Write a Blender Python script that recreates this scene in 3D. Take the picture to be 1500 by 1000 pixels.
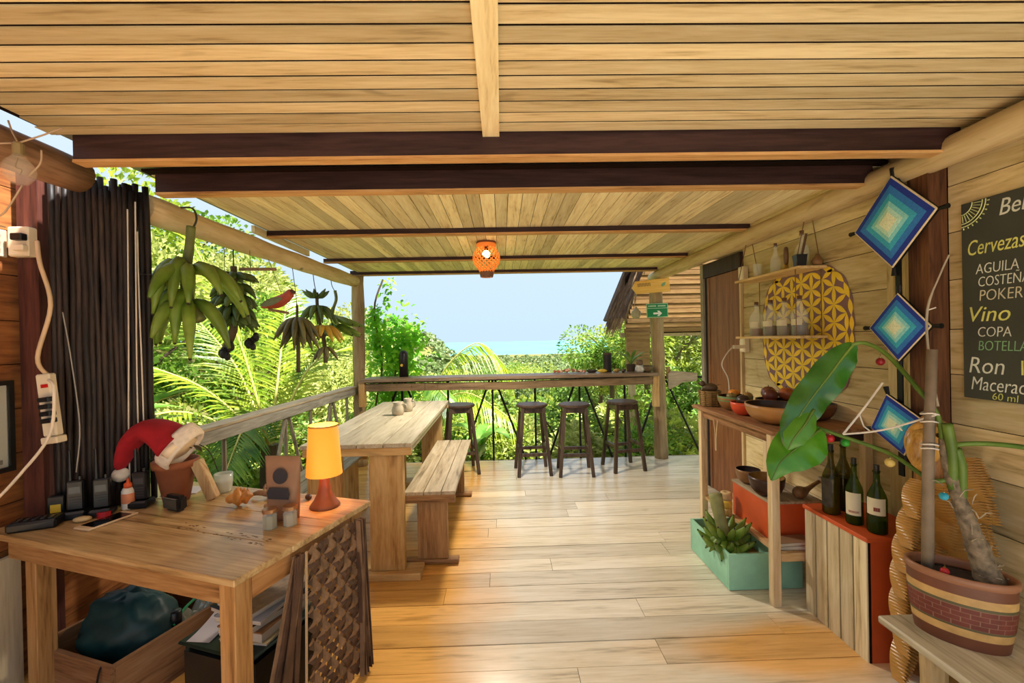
import bpy, bmesh, math, random
from mathutils import Vector, Matrix, Euler, noise
R = math.radians
rnd = random.Random(7)
scene = bpy.context.scene
for o in list(bpy.data.objects):
    bpy.data.objects.remove(o)
COL = scene.collection

# ------------------------------------------------------------------ camera
cam_d = bpy.data.cameras.new('camera')
cam_d.sensor_width = 36.0
cam_d.lens = 36.0 * 640.0 / 1500.0
cam_d.clip_start = 0.05
cam_d.clip_end = 9000
cam = bpy.data.objects.new('camera', cam_d)
COL.objects.link(cam)
_yaw, _pitch, _roll = R(1.34), R(-0.27), R(1.2)
_f = Vector((math.sin(_yaw) * math.cos(_pitch), math.cos(_yaw) * math.cos(_pitch), math.sin(_pitch)))
_r0 = Vector((math.cos(_yaw), -math.sin(_yaw), 0))
_u0 = _r0.cross(_f)
_r = _r0 * math.cos(_roll) - _u0 * math.sin(_roll)
_u = _u0 * math.cos(_roll) + _r0 * math.sin(_roll)
_m = Matrix(((_r.x, _u.x, -_f.x, 0), (_r.y, _u.y, -_f.y, 0), (_r.z, _u.z, -_f.z, 1.5), (0, 0, 0, 1)))
cam.matrix_world = _m
scene.camera = cam

# ------------------------------------------------------------------ light
scene.view_settings.view_transform = 'Standard'
scene.view_settings.look = 'None'
scene.view_settings.gamma = 1.0
scene.view_settings.use_curve_mapping = False
scene.view_settings.exposure = 0.95

world = bpy.data.worlds.new('world')
scene.world = world
world.use_nodes = True
_nt = world.node_tree
_nt.nodes.clear()
_wo = _nt.nodes.new('ShaderNodeOutputWorld')
_bg = _nt.nodes.new('ShaderNodeBackground')
_tc = _nt.nodes.new('ShaderNodeTexCoord')
_sx = _nt.nodes.new('ShaderNodeSeparateXYZ')
_rp = _nt.nodes.new('ShaderNodeValToRGB')
_rp.color_ramp.elements[0].position = 0.0
_rp.color_ramp.elements[0].color = (0.56, 0.74, 0.90, 1)
_rp.color_ramp.elements[1].position = 0.6
_rp.color_ramp.elements[1].color = (0.72, 0.82, 0.95, 1)
_nt.links.new(_tc.outputs['Generated'], _sx.inputs[0])
_nt.links.new(_sx.outputs['Z'], _rp.inputs[0])
_nt.links.new(_rp.outputs[0], _bg.inputs['Color'])
_bg.inputs['Strength'].default_value = 0.60
_nt.links.new(_bg.outputs[0], _wo.inputs[0])

def add_sun(energy, elev, azim, angle, color):
    d = bpy.data.lights.new('sun', 'SUN')
    d.energy = energy
    d.angle = R(angle)
    d.color = color
    o = bpy.data.objects.new('sun', d)
    COL.objects.link(o)
    v = Vector((math.sin(R(azim)) * math.cos(R(elev)), math.cos(R(azim)) * math.cos(R(elev)), math.sin(R(elev))))
    o.rotation_euler = v.to_track_quat('Z', 'Y').to_euler()
    o.location = v * 40
    return o
add_sun(9.4, 57, 112, 3.0, (1.0, 0.97, 0.92))

# ------------------------------------------------------------------ helpers
def S(r, g, b):
    def c(v):
        v /= 255.0
        return v / 12.92 if v <= 0.04045 else ((v + 0.055) / 1.055) ** 2.4
    return (c(r), c(g), c(b), 1.0)

MATS = {}
def _new(name):
    m = bpy.data.materials.new(name)
    m.use_nodes = True
    nt = m.node_tree
    return m, nt, nt.nodes['Principled BSDF']

def plain(name, col, rough=0.6, metal=0.0, spec=0.4, var=0.12, scale=9.0, emit=None, estr=0.0, trans=0.0, bump=0.0, coat=0.0):
    """a coloured surface with slight procedural unevenness"""
    if name in MATS:
        return MATS[name]
    m, nt, b = _new(name)
    tc = nt.nodes.new('ShaderNodeTexCoord')
    nz = nt.nodes.new('ShaderNodeTexNoise')
    nz.inputs['Scale'].default_value = scale
    nz.inputs['Detail'].default_value = 4
    nt.links.new(tc.outputs['Object'], nz.inputs['Vector'])
    rp = nt.nodes.new('ShaderNodeValToRGB')
    rp.color_ramp.elements[0].position = 0.3
    rp.color_ramp.elements[1].position = 0.7
    rp.color_ramp.elements[0].color = tuple(c * (1 - var) for c in col[:3]) + (1,)
    rp.color_ramp.elements[1].color = tuple(min(1, c * (1 + var)) for c in col[:3]) + (1,)
    nt.links.new(nz.outputs['Fac'], rp.inputs[0])
    nt.links.new(rp.outputs[0], b.inputs['Base Color'])
    b.inputs['Roughness'].default_value = rough
    b.inputs['Metallic'].default_value = metal
    b.inputs['Specular IOR Level'].default_value = spec
    b.inputs['Transmission Weight'].default_value = trans
    b.inputs['Coat Weight'].default_value = coat
    if emit:
        b.inputs['Emission Color'].default_value = emit
        b.inputs['Emission Strength'].default_value = estr
    if bump:
        bp = nt.nodes.new('ShaderNodeBump')
        bp.inputs['Strength'].default_value = bump
        bp.inputs['Distance'].default_value = 0.01
        nt.links.new(nz.outputs['Fac'], bp.inputs['Height'])
        nt.links.new(bp.outputs[0], b.inputs['Normal'])
    MATS[name] = m
    return m

def wood(name, dark, mid, light, axis='x', rough=0.6, spec=0.3, across=14.0, along=1.1, var=0.35, knots=0.5, bump=0.12):
    """procedural timber: streaky grain along one local axis, knots, a shade of its own for every board"""
    key = name + '_' + axis
    if key in MATS:
        return MATS[key]
    m, nt, b = _new(key)
    N, L = nt.nodes, nt.links
    tc = N.new('ShaderNodeTexCoord')
    oi = N.new('ShaderNodeObjectInfo')
    mul = N.new('ShaderNodeVectorMath'); mul.operation = 'SCALE'
    cmb = N.new('ShaderNodeCombineXYZ')
    for i in range(3):
        L.new(oi.outputs['Random'], cmb.inputs[i])
    L.new(cmb.outputs[0], mul.inputs[0]); mul.inputs['Scale'].default_value = 37.0
    add = N.new('ShaderNodeVectorMath'); add.operation = 'ADD'
    L.new(tc.outputs['Object'], add.inputs[0]); L.new(mul.outputs[0], add.inputs[1])
    mp = N.new('ShaderNodeMapping')
    sc = [across] * 3
    sc['xyz'.index(axis)] = along
    mp.inputs['Scale'].default_value = sc
    L.new(add.outputs[0], mp.inputs['Vector'])
    n1 = N.new('ShaderNodeTexNoise'); n1.inputs['Scale'].default_value = 1.6
    n1.inputs['Detail'].default_value = 6; n1.inputs['Roughness'].default_value = 0.62; n1.inputs['Distortion'].default_value = 0.6
    L.new(mp.outputs[0], n1.inputs['Vector'])
    n2 = N.new('ShaderNodeTexNoise'); n2.inputs['Scale'].default_value = 7.0
    n2.inputs['Detail'].default_value = 3
    L.new(mp.outputs[0], n2.inputs['Vector'])
    mix = N.new('ShaderNodeMath'); mix.operation = 'MULTIPLY_ADD'
    mix.inputs[1].default_value = 0.35
    L.new(n2.outputs['Fac'], mix.inputs[0])
    sb = N.new('ShaderNodeMath'); sb.operation = 'MULTIPLY'; sb.inputs[1].default_value = 0.72
    L.new(n1.outputs['Fac'], sb.inputs[0])
    L.new(sb.outputs[0], mix.inputs[2])
    rp = N.new('ShaderNodeValToRGB')
    e = rp.color_ramp.elements
    e[0].position = 0.34; e[0].color = dark
    e[1].position = 0.66; e[1].color = light
    k = e.new(0.48); k.color = mid
    L.new(mix.outputs[0], rp.inputs[0])
    col = rp.outputs[0]
    if knots > 0:
        vo = N.new('ShaderNodeTexNoise')
        vo.inputs['Scale'].default_value = 1.0; vo.inputs['Detail'].default_value = 2; vo.inputs['Distortion'].default_value = 0.5
        mp2 = N.new('ShaderNodeMapping')
        s2 = [8.0] * 3; s2['xyz'.index(axis)] = 3.2
        mp2.inputs['Scale'].default_value = s2
        L.new(add.outputs[0], mp2.inputs['Vector']); L.new(mp2.outputs[0], vo.inputs['Vector'])
        kr = N.new('ShaderNodeValToRGB')
        kr.color_ramp.elements[0].position = 0.70; kr.color_ramp.elements[0].color = (0, 0, 0, 1)
        kr.color_ramp.elements[1].position = 0.80; kr.color_ramp.elements[1].color = (knots, knots, knots, 1)
        L.new(vo.outputs['Fac'], kr.inputs[0])
        mk = N.new('ShaderNodeMix'); mk.data_type = 'RGBA'
        L.new(kr.outputs[0], mk.inputs[0])
        L.new(col, mk.inputs[6]); mk.inputs[7].default_value = tuple(c * 0.55 for c in dark[:3]) + (1,)
        col = mk.outputs[2]
    hs = N.new('ShaderNodeHueSaturation')
    mr = N.new('ShaderNodeMapRange')
    mr.inputs['To Min'].default_value = 1 - var * 0.6; mr.inputs['To Max'].default_value = 1 + var * 0.5
    L.new(oi.outputs['Random'], mr.inputs['Value']); L.new(mr.outputs[0], hs.inputs['Value'])
    L.new(col, hs.inputs['Color'])
    L.new(hs.outputs[0], b.inputs['Base Color'])
    b.inputs['Roughness'].default_value = rough
    b.inputs['Specular IOR Level'].default_value = spec
    if bump:
        bp = N.new('ShaderNodeBump'); bp.inputs['Strength'].default_value = bump; bp.inputs['Distance'].default_value = 0.004
        L.new(n1.outputs['Fac'], bp.inputs['Height']); L.new(bp.outputs[0], b.inputs['Normal'])
    MATS[key] = m
    return m

def leaf_mat(name, c1, c2, trans=0.35, rough=0.45, spec=0.4, byobj=True, veins=0.0):
    if name in MATS:
        return MATS[name]
    m, nt, b = _new(name)
    N, L = nt.nodes, nt.links
    tc = N.new('ShaderNodeTexCoord'); nz = N.new('ShaderNodeTexNoise')
    nz.inputs['Scale'].default_value = 6.0; nz.inputs['Detail'].default_value = 5
    L.new(tc.outputs['Object'], nz.inputs['Vector'])
    rp = N.new('ShaderNodeValToRGB')
    rp.color_ramp.elements[0].position = 0.35; rp.color_ramp.elements[0].color = c1
    rp.color_ramp.elements[1].position = 0.65; rp.color_ramp.elements[1].color = c2
    L.new(nz.outputs['Fac'], rp.inputs[0])
    hs = N.new('ShaderNodeHueSaturation'); oi = N.new('ShaderNodeObjectInfo'); mr = N.new('ShaderNodeMapRange')
    mr.inputs['To Min'].default_value = 0.8 if byobj else 1.0; mr.inputs['To Max'].default_value = 1.2 if byobj else 1.0
    L.new(oi.outputs['Random'], mr.inputs['Value']); L.new(mr.outputs[0], hs.inputs['Value'])
    L.new(rp.outputs[0], hs.inputs['Color'])
    L.new(hs.outputs[0], b.inputs['Base Color'])
    b.inputs['Roughness'].default_value = rough
    b.inputs['Specular IOR Level'].default_value = spec
    tr = N.new('ShaderNodeBsdfTranslucent'); L.new(hs.outputs[0], tr.inputs['Color'])
    mx = N.new('ShaderNodeMixShader'); mx.inputs[0].default_value = trans
    L.new(b.outputs[0], mx.inputs[1]); L.new(tr.outputs[0], mx.inputs[2])
    L.new(mx.outputs[0], N['Material Output'].inputs['Surface'])
    MATS[name] = m
    return m

def glass_mat(name, col=(0.95, 0.97, 0.95, 1), rough=0.03, alpha=0.35):
    """thin clear glass: mostly see-through with a glossy film"""
    if name in MATS:
        return MATS[name]
    m, nt, b = _new(name)
    N, L = nt.nodes, nt.links
    t = N.new('ShaderNodeBsdfTransparent'); t.inputs['Color'].default_value = col
    b.inputs['Base Color'].default_value = col
    b.inputs['Roughness'].default_value = rough
    b.inputs['Specular IOR Level'].default_value = 0.7
    mx = N.new('ShaderNodeMixShader'); mx.inputs[0].default_value = alpha
    L.new(t.outputs[0], mx.inputs[1]); L.new(b.outputs[0], mx.inputs[2])
    L.new(mx.outputs[0], N['Material Output'].inputs['Surface'])
    MATS[name] = m
    return m

def catmull(pts, n=6):
    P = [Vector(p) for p in pts]
    if len(P) < 3:
        return P
    out = []
    for i in range(len(P) - 1):
        p0 = P[max(i - 1, 0)]; p1 = P[i]; p2 = P[i + 1]; p3 = P[min(i + 2, len(P) - 1)]
        for k in range(n):
            t = k / n
            out.append(0.5 * ((2 * p1) + (p2 - p0) * t + (2 * p0 - 5 * p1 + 4 * p2 - p3) * t * t + (3 * p1 - p0 - 3 * p2 + p3) * t ** 3))
    out.append(P[-1])
    return out

class MB:
    """collects shapes that become one mesh object"""
    def __init__(self):
        self.v = []; self.f = []
    def add(self, vs, fs):
        o = len(self.v)
        self.v += [tuple(p) for p in vs]
        self.f += [tuple(i + o for i in f) for f in fs]
        return self
    def box(self, x0, x1, y0, y1, z0, z1, M=None):
        vs = [Vector((x, y, z)) for x in (x0, x1) for y in (y0, y1) for z in (z0, z1)]
        if M is not None:
            vs = [M @ p for p in vs]
        return self.add(vs, [(0, 1, 3, 2), (4, 6, 7, 5), (0, 4, 5, 1), (2, 3, 7, 6), (0, 2, 6, 4), (1, 5, 7, 3)])
    def bar(self, a, b, w, h=None, up=(0, 0, 1)):
        """square bar from a to b"""
        a = Vector(a); b = Vector(b); d = b - a
        h = h or w
        z = d.normalized(); x = Vector(up).cross(z)
        if x.length < 1e-4:
            x = Vector((1, 0, 0)).cross(z)
        x.normalize(); y = z.cross(x)
        vs = []
        for p in (a, b):
            for sx, sy in ((-1, -1), (1, -1), (1, 1), (-1, 1)):
                vs.append(p + x * sx * w / 2 + y * sy * h / 2)
        return self.add(vs, [(3, 2, 1, 0), (4, 5, 6, 7), (0, 1, 5, 4), (1, 2, 6, 5), (2, 3, 7, 6), (3, 0, 4, 7)])
    def tube(self, pts, r, n=8, cap=True, flat=1.0):
        P = [Vector(p) for p in pts]
        k = len(P)
        rs = r if isinstance(r, (list, tuple)) else [r] * k
        vs = []; fs = []
        t0 = (P[1] - P[0]).normalized()
        ref = Vector((0, 0, 1)) if abs(t0.z) < 0.9 else Vector((1, 0, 0))
        x = ref.cross(t0).normalized()
        for i in range(k):
            t = (P[min(i + 1, k - 1)] - P[max(i - 1, 0)])
            if t.length < 1e-9:
                t = t0
            t.normalize()
            x = (x - t * x.dot(t))
            if x.length < 1e-6:
                x = ref.cross(t)
            x.normalize()
            y = t.cross(x)
            for j in range(n):
                a = 2 * math.pi * j / n
                vs.append(P[i] + x * math.cos(a) * rs[i] + y * math.sin(a) * rs[i] * flat)
        for i in range(k - 1):
            for j in range(n):
                a = i * n + j; b = i * n + (j + 1) % n
                fs.append((a, b, b + n, a + n))
        if cap:
            fs.append(tuple(range(n - 1, -1, -1)))
            fs.append(tuple((k - 1) * n + j for j in range(n)))
        return self.add(vs, fs)
    def lathe(self, prof, n=20, c=(0, 0, 0), sx=1.0, sy=1.0, M=None, cap0=True, cap1=True):
        vs = []; fs = []
        for r, z in prof:
            for j in range(n):
                a = 2 * math.pi * j / n
                p = Vector((c[0] + r * sx * math.cos(a), c[1] + r * sy * math.sin(a), c[2] + z))
                vs.append(M @ p if M is not None else p)
        k = len(prof)
        for i in range(k - 1):
            for j in range(n):
                a = i * n + j; b = i * n + (j + 1) % n
                fs.append((a, b, b + n, a + n))
        if cap0 and prof[0][0] > 1e-6:
            fs.append(tuple(range(n - 1, -1, -1)))
        if cap1 and prof[-1][0] > 1e-6:
            fs.append(tuple((k - 1) * n + j for j in range(n)))
        return self.add(vs, fs)
    def ball(self, c, r, n=12, m=8, M=None):
        rx, ry, rz = (r, r, r) if not isinstance(r, (tuple, list)) else r
        vs = [Vector((0, 0, -1))]
        for i in range(1, m):
            th = math.pi * i / m
            for j in range(n):
                a = 2 * math.pi * j / n
                vs.append(Vector((math.sin(th) * math.cos(a), math.sin(th) * math.sin(a), -math.cos(th))))
        vs.append(Vector((0, 0, 1)))
        out = []
        for p in vs:
            p = Vector((p.x * rx, p.y * ry, p.z * rz))
            if M is not None:
                p = M @ p
            out.append(p + Vector(c))
        fs = []
        for j in range(n):
            fs.append((0, 1 + (j + 1) % n, 1 + j))
        for i in range(m - 2):
            for j in range(n):
                a = 1 + i * n + j; b = 1 + i * n + (j + 1) % n
                fs.append((a, b, b + n, a + n))
        l = len(vs) - 1; o = 1 + (m - 2) * n
        for j in range(n):
            fs.append((o + j, o + (j + 1) % n, l))
        return self.add(out, fs)
    def prism(self, pts, h, M=None):
        """2-D outline (local xy) extruded along local z by h"""
        n = len(pts)
        vs = [Vector((x, y, 0)) for x, y in pts] + [Vector((x, y, h)) for x, y in pts]
        if M is not None:
            vs = [M @ p for p in vs]
        fs = [tuple(range(n - 1, -1, -1)), tuple(range(n, 2 * n))]
        fs += [(i, (i + 1) % n, n + (i + 1) % n, n + i) for i in range(n)]
        return self.add(vs, fs)
    def blade(self, base, d, up, length, width, seg=4, droop=0.0, fold=0.25, shape=None, wave=0.0):
        """one leaf: a folded strip that droops"""
        base = Vector(base); d = Vector(d).normalized(); up = Vector(up)
        side = d.cross(up)
        if side.length < 1e-4:
            side = d.cross(Vector((1, 0, 0.3)))
        side.normalize(); nrm = side.cross(d).normalized()
        vs = []; fs = []
        for i in range(seg + 1):
            t = i / seg
            w = width * ((math.sin(math.pi * min(1, t * 0.94 + 0.05)) ** 0.8) if shape is None else shape(t)) * 0.5
            p = base + d * length * t + Vector((0, 0, -1)) * droop * length * t * t + nrm * wave * math.sin(t * 9) * width
            vs += [p - side * w + nrm * w * fold, p, p + side * w + nrm * w * fold]
        for i in range(seg):
            a = 3 * i
            fs += [(a, a + 1, a + 4, a + 3), (a + 1, a + 2, a + 5, a + 4)]
        return self.add(vs, fs)
    def build(self, name, mat, parent=None, loc=None, rot=None, smooth=False, bevel=0.0, seg=1, center=False):
        vs = self.v
        if center:
            lo = [min(p[i] for p in vs) for i in range(3)]; hi = [max(p[i] for p in vs) for i in range(3)]
            c = [(lo[i] + hi[i]) / 2 for i in range(3)]
            vs = [(p[0] - c[0], p[1] - c[1], p[2] - c[2]) for p in vs]
            loc = c
        me = bpy.data.meshes.new(name)
        me.from_pydata(vs, [], self.f)
        if bevel > 0:
            bm = bmesh.new(); bm.from_mesh(me)
            bmesh.ops.bevel(bm, geom=list(bm.edges), offset=bevel, segments=seg, affect='EDGES', clamp_overlap=True)
            bm.to_mesh(me); bm.free()
        if smooth:
            me.polygons.foreach_set('use_smooth', [True] * len(me.polygons))
        me.update()
        me.materials.append(mat)
        o = bpy.data.objects.new(name, me)
        COL.objects.link(o)
        if parent is not None:
            o.parent = parent
        if loc is not None:
            o.location = loc
        if rot is not None:
            o.rotation_euler = rot
        return o

def tag(o, label=None, cat=None, group=None, kind=None):
    if label: o['label'] = label
    if cat: o['category'] = cat
    if group: o['group'] = group
    if kind: o['kind'] = kind
    return o
def thing(name, label, cat, loc=(0, 0, 0), rz=0.0, group=None):
    o = bpy.data.objects.new(name, None)
    o.empty_display_size = 0.05
    COL.objects.link(o)
    o.location = loc
    o.rotation_euler = (0, 0, rz)
    return tag(o, label, cat, group)
def structure(name, loc=(0, 0, 0)):
    o = bpy.data.objects.new(name, None)
    o.empty_display_size = 0.05
    COL.objects.link(o); o.location = loc
    o['kind'] = 'structure'
    return o
def copy_tree(o, parent=None):
    c = o.copy(); COL.objects.link(c); c.parent = parent
    for ch in list(o.children):
        copy_tree(ch, c)
    return c
def plank(name, mat, parent, x0, x1, y0, y1, z0, z1, bevel=0.0, jit=0.0):
    m = MB(); m.box(x0, x1, y0, y1, z0, z1)
    o = m.build(name, mat, parent, center=True, bevel=bevel)
    if jit:
        o.rotation_euler = (rnd.uniform(-jit, jit), rnd.uniform(-jit, jit), rnd.uniform(-jit, jit) * 0.3)
    return o
def text_mesh(body, size, mat, name, parent, M, font_shear=0.0, bold=0.0, sx=1.0, extrude=0.0006):
    """flat lettering turned into a mesh; M maps text plane (x right, y up) to the parent's space"""
    cu = bpy.data.curves.new(name, 'FONT')
    cu.body = body; cu.size = size; cu.shear = font_shear; cu.offset = bold; cu.extrude = extrude
    cu.resolution_u = 3
    tmp = bpy.data.objects.new(name + '_curve', cu)
    COL.objects.link(tmp)
    dg = bpy.context.evaluated_depsgraph_get()
    me = bpy.data.meshes.new_from_object(tmp.evaluated_get(dg))
    bpy.data.objects.remove(tmp)
    for v in me.vertices:
        p = v.co.copy(); p.x *= sx
        v.co = M @ p
    me.materials.clear(); me.materials.append(mat)
    o = bpy.data.objects.new(name, me)
    COL.objects.link(o)
    o.parent = parent
    return o
# ================================================================== structure
W_CEIL = wood('ceiling_board', S(156, 132, 92), S(204, 182, 138), S(222, 204, 164), 'x', rough=0.62, var=0.4)
W_CEILY = wood('ceiling_board', S(172, 146, 100), S(224, 204, 156), S(240, 226, 184), 'y', rough=0.62, var=0.45)
W_WALLY = wood('wall_board', S(140, 120, 80), S(200, 178, 130), S(222, 204, 162), 'y', rough=0.7, var=0.4, across=9)
W_WALLZ = wood('wall_board', S(140, 120, 80), S(200, 178, 130), S(222, 204, 162), 'z', rough=0.7, var=0.3, across=9)
W_BROWN = wood('brown_board', S(70, 38, 20), S(140, 84, 44), S(176, 112, 60), 'y', rough=0.6, var=0.35, across=9)
W_DARK = wood('dark_timber', S(28, 15, 16), S(46, 27, 27), S(64, 42, 40), 'x', rough=0.55, var=0.2, knots=0.2)
W_DARKZ = wood('dark_timber', S(28, 15, 16), S(46, 27, 27), S(64, 42, 40), 'z', rough=0.55, var=0.2, knots=0.2)
W_EDGE = wood('beam_edge', S(130, 84, 48), S(186, 138, 84), S(206, 164, 110), 'x', rough=0.6, var=0.2)
W_LOG = wood('peeled_log', S(150, 122, 84), S(202, 174, 128), S(222, 198, 156), 'y', rough=0.6, across=7, along=0.8, knots=0.9)
W_LOGZ = wood('peeled_log', S(150, 122, 84), S(202, 174, 128), S(222, 198, 156), 'z', rough=0.6, across=7, along=0.8, knots=0.9)
W_LOGB = wood('brown_log', S(92, 66, 46), S(150, 112, 84), S(176, 140, 110), 'y', rough=0.6, across=7, along=0.8, knots=0.6)
W_GREY = wood('weathered_timber', S(104, 90, 72), S(156, 138, 112), S(184, 168, 142), 'y', rough=0.6, var=0.25)
W_GREYX = wood('weathered_timber', S(104, 90, 72), S(156, 138, 112), S(184, 168, 142), 'x', rough=0.55, var=0.25)
DARKGAP = plain('dark_gap', S(30, 18, 12), 0.9, spec=0.1)
ROOFM = plain('roof_sheet_grey', S(120, 118, 112), 0.5)
BLACKM = plain('black_iron', S(24, 22, 22), 0.5, metal=0.3)

# floor: lateral planks with a pale centre: wear plus painted-in sky reflection
def floor_mat():
    m = wood('floor_board', S(172, 158, 136), S(220, 208, 184), S(236, 226, 208), 'x', rough=0.3, spec=0.5, across=11, along=0.9, var=0.28, knots=0.5, bump=0.08)
    nt = m.node_tree; N, L = nt.nodes, nt.links
    b = N['Principled BSDF']
    src = b.inputs['Base Color'].links[0].from_socket
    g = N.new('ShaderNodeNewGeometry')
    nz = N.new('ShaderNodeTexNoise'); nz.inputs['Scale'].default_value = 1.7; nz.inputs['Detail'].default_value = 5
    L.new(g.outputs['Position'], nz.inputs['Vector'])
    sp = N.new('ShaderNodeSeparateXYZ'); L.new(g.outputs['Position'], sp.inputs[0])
    # varnish and the painted reflection's edge beside the table: orange where x < -0.25
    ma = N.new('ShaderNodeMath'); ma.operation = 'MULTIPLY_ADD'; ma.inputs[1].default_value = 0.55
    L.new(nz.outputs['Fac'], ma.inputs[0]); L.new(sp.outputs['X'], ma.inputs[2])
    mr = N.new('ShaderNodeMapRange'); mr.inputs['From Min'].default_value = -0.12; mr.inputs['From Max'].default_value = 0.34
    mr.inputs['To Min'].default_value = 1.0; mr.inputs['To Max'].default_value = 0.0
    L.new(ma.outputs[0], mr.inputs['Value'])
    # varnish kept in the right foreground, past the painted reflection
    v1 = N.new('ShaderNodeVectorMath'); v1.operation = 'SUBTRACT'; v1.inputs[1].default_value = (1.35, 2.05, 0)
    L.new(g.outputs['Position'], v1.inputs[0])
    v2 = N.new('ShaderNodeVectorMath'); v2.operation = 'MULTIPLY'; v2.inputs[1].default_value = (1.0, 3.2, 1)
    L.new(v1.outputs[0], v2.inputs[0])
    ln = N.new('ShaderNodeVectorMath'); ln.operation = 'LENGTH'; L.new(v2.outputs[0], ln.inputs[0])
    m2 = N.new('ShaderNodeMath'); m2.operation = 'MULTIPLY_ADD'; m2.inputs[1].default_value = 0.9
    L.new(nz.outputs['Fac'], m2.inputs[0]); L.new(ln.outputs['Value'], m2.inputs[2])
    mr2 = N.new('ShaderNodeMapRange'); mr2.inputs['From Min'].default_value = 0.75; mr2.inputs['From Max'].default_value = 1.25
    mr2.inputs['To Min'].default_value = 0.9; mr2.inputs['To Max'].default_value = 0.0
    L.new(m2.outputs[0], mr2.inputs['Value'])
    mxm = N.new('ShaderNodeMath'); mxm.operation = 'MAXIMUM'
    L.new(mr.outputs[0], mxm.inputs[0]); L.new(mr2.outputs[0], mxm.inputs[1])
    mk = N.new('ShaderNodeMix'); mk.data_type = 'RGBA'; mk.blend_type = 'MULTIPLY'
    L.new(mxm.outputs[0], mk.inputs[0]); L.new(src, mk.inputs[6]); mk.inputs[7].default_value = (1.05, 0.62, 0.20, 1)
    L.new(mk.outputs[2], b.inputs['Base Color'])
    rr = N.new('ShaderNodeMapRange'); rr.inputs['To Min'].default_value = 0.14; rr.inputs['To Max'].default_value = 0.32
    L.new(nz.outputs['Fac'], rr.inputs['Value']); L.new(rr.outputs[0], b.inputs['Roughness'])
    return m
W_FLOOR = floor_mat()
floor = structure('floor')
MB().box(-2.3, 2.55, -0.9, 5.38, -0.14, -0.006).build('subfloor', DARKGAP, floor)
yy = -0.9
k = 0
while yy < 5.36:
    w = 0.168 + rnd.uniform(-0.008, 0.012)
    cut = 0.55 + 0.23 * (yy - 2) * -1.0 if False else (0.3 + rnd.uniform(-0.9, 1.1))
    for a, b_ in ((-2.3, cut), (cut, 2.55)):
        dz = rnd.uniform(-0.0012, 0.0012)
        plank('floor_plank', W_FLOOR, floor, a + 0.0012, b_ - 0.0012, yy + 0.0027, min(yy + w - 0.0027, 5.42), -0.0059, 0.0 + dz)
    yy += w
plank('deck_edge_board', W_GREYX, floor, -2.3, 2.55, 5.425, 5.455, -0.2, -0.002)

# front ceiling: boards across
ceiling = structure('ceiling')
MB().box(-1.8, 2.04, -0.25, 1.83, 2.3722, 2.378).build('ceiling_backing', DARKGAP, ceiling)
p = 0.0775
y = 1.82
while y > -0.25:
    for a, b_, off in ((-1.79, -0.025, 0.0), (-0.023, 2.03, 0.006)):
        plank('ceiling_board', W_CEIL, ceiling, a + rnd.uniform(-0.02, 0.03) * (a < -1), b_, y - p + 0.013 + off, y + off, 2.368 + rnd.uniform(-0.001, 0.0005), 2.372)
    y -= p
tb = plank('ceiling_batten', W_CEILY, ceiling, -0.062, 0.008, -0.25, 1.835, 2.35, 2.367)
# rear ceiling: boards run towards the sea
MB().box(-1.76, 2.0, 2.2, 5.46, 2.3676, 2.38).build('ceiling_backing', DARKGAP, ceiling)
x = -1.75
while x < 1.95:
    w = 0.085 + rnd.uniform(-0.006, 0.008)
    plank('ceiling_board', W_CEILY, ceiling, x + 0.0018, x + w - 0.0018, 2.25, 5.46, 2.363 + rnd.uniform(-0.001, 0.001), 2.3675)
    x += w
MB().box(-1.84, 2.3, -0.27, 5.52, 2.4, 2.425).build('roof_sheet', ROOFM, ceiling)
plank('ceiling_side_board', W_CEILY, ceiling, 1.955, 1.985, 2.3, 5.4, 2.332, 2.362)
plank('ceiling_side_board', W_CEILY, ceiling, -1.79, -1.765, 3.2, 4.1, 2.31, 2.362)

# dark cross beams, each with a pale lower edge board
def beam(n, y0, y1, z0, z1, x0, x1, label):
    t = thing('roof_beam', label, 'beam', ((x0 + x1) / 2, (y0 + y1) / 2, z0))
    l = (x1 - x0) / 2; d = (y1 - y0) / 2
    MB().box(-l, l, -d, d, 0.012, z1 - z0).build('beam_body', W_DARK, t)
    MB().box(-l, l, -d - 0.004, d + 0.004, 0.0, 0.012).build('edge_board', W_EDGE, t)
    return t
beam(1, 1.835, 1.885, 2.262, 2.386, -1.74, 1.99, 'thick dark brown roof beam where the crosswise ceiling boards end')
beam(2, 2.235, 2.285, 2.262, 2.38, -1.72, 1.95, 'dark brown roof beam beside the thickest beam, above the cane screen')
beam(3, 3.36, 3.41, 2.312, 2.362, -1.80, 1.95, 'slim dark roof beam in front of the wicker ceiling lamp')
beam(4, 4.50, 4.54, 2.318, 2.362, -1.80, 1.95, 'slim dark roof beam just behind the wicker ceiling lamp')
beam(5, 5.40, 5.45, 2.318, 2.38, -1.84, 1.97, 'dark roof edge beam at the open seaward end')
# iron bar through the beams' gap on the left (short dark rafter tail)
# round log plates
def log(name, mat, pts, rad, label, n=16):
    c = Vector(pts[0])
    P = catmull([Vector(q) - c for q in pts], 5)
    rs = [rad * (1 + 0.05 * math.sin(i * 1.7) + 0.03 * math.sin(i * 0.6 + 1)) for i in range(len(P))]
    o = MB().tube(P, rs, n).build(name, mat, loc=c, smooth=False)
    for pl in o.data.polygons:
        pl.use_smooth = len(pl.vertices) == 4
    return tag(o, label, 'log')
log('log_beam', W_LOG, [(-1.80, 2.24, 2.205), (-1.79, 3.2, 2.215), (-1.775, 4.3, 2.225), (-1.765, 5.36, 2.24)], 0.070, 'peeled round log along the open side with plantain bunches hanging from it')
log('log_beam', W_LOGB, [(-1.885, -0.3, 2.262), (-1.88, 0.9, 2.27), (-1.87, 2.0, 2.268)], 0.074, 'brown round log above the wall with a bare bulb in front')
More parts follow.
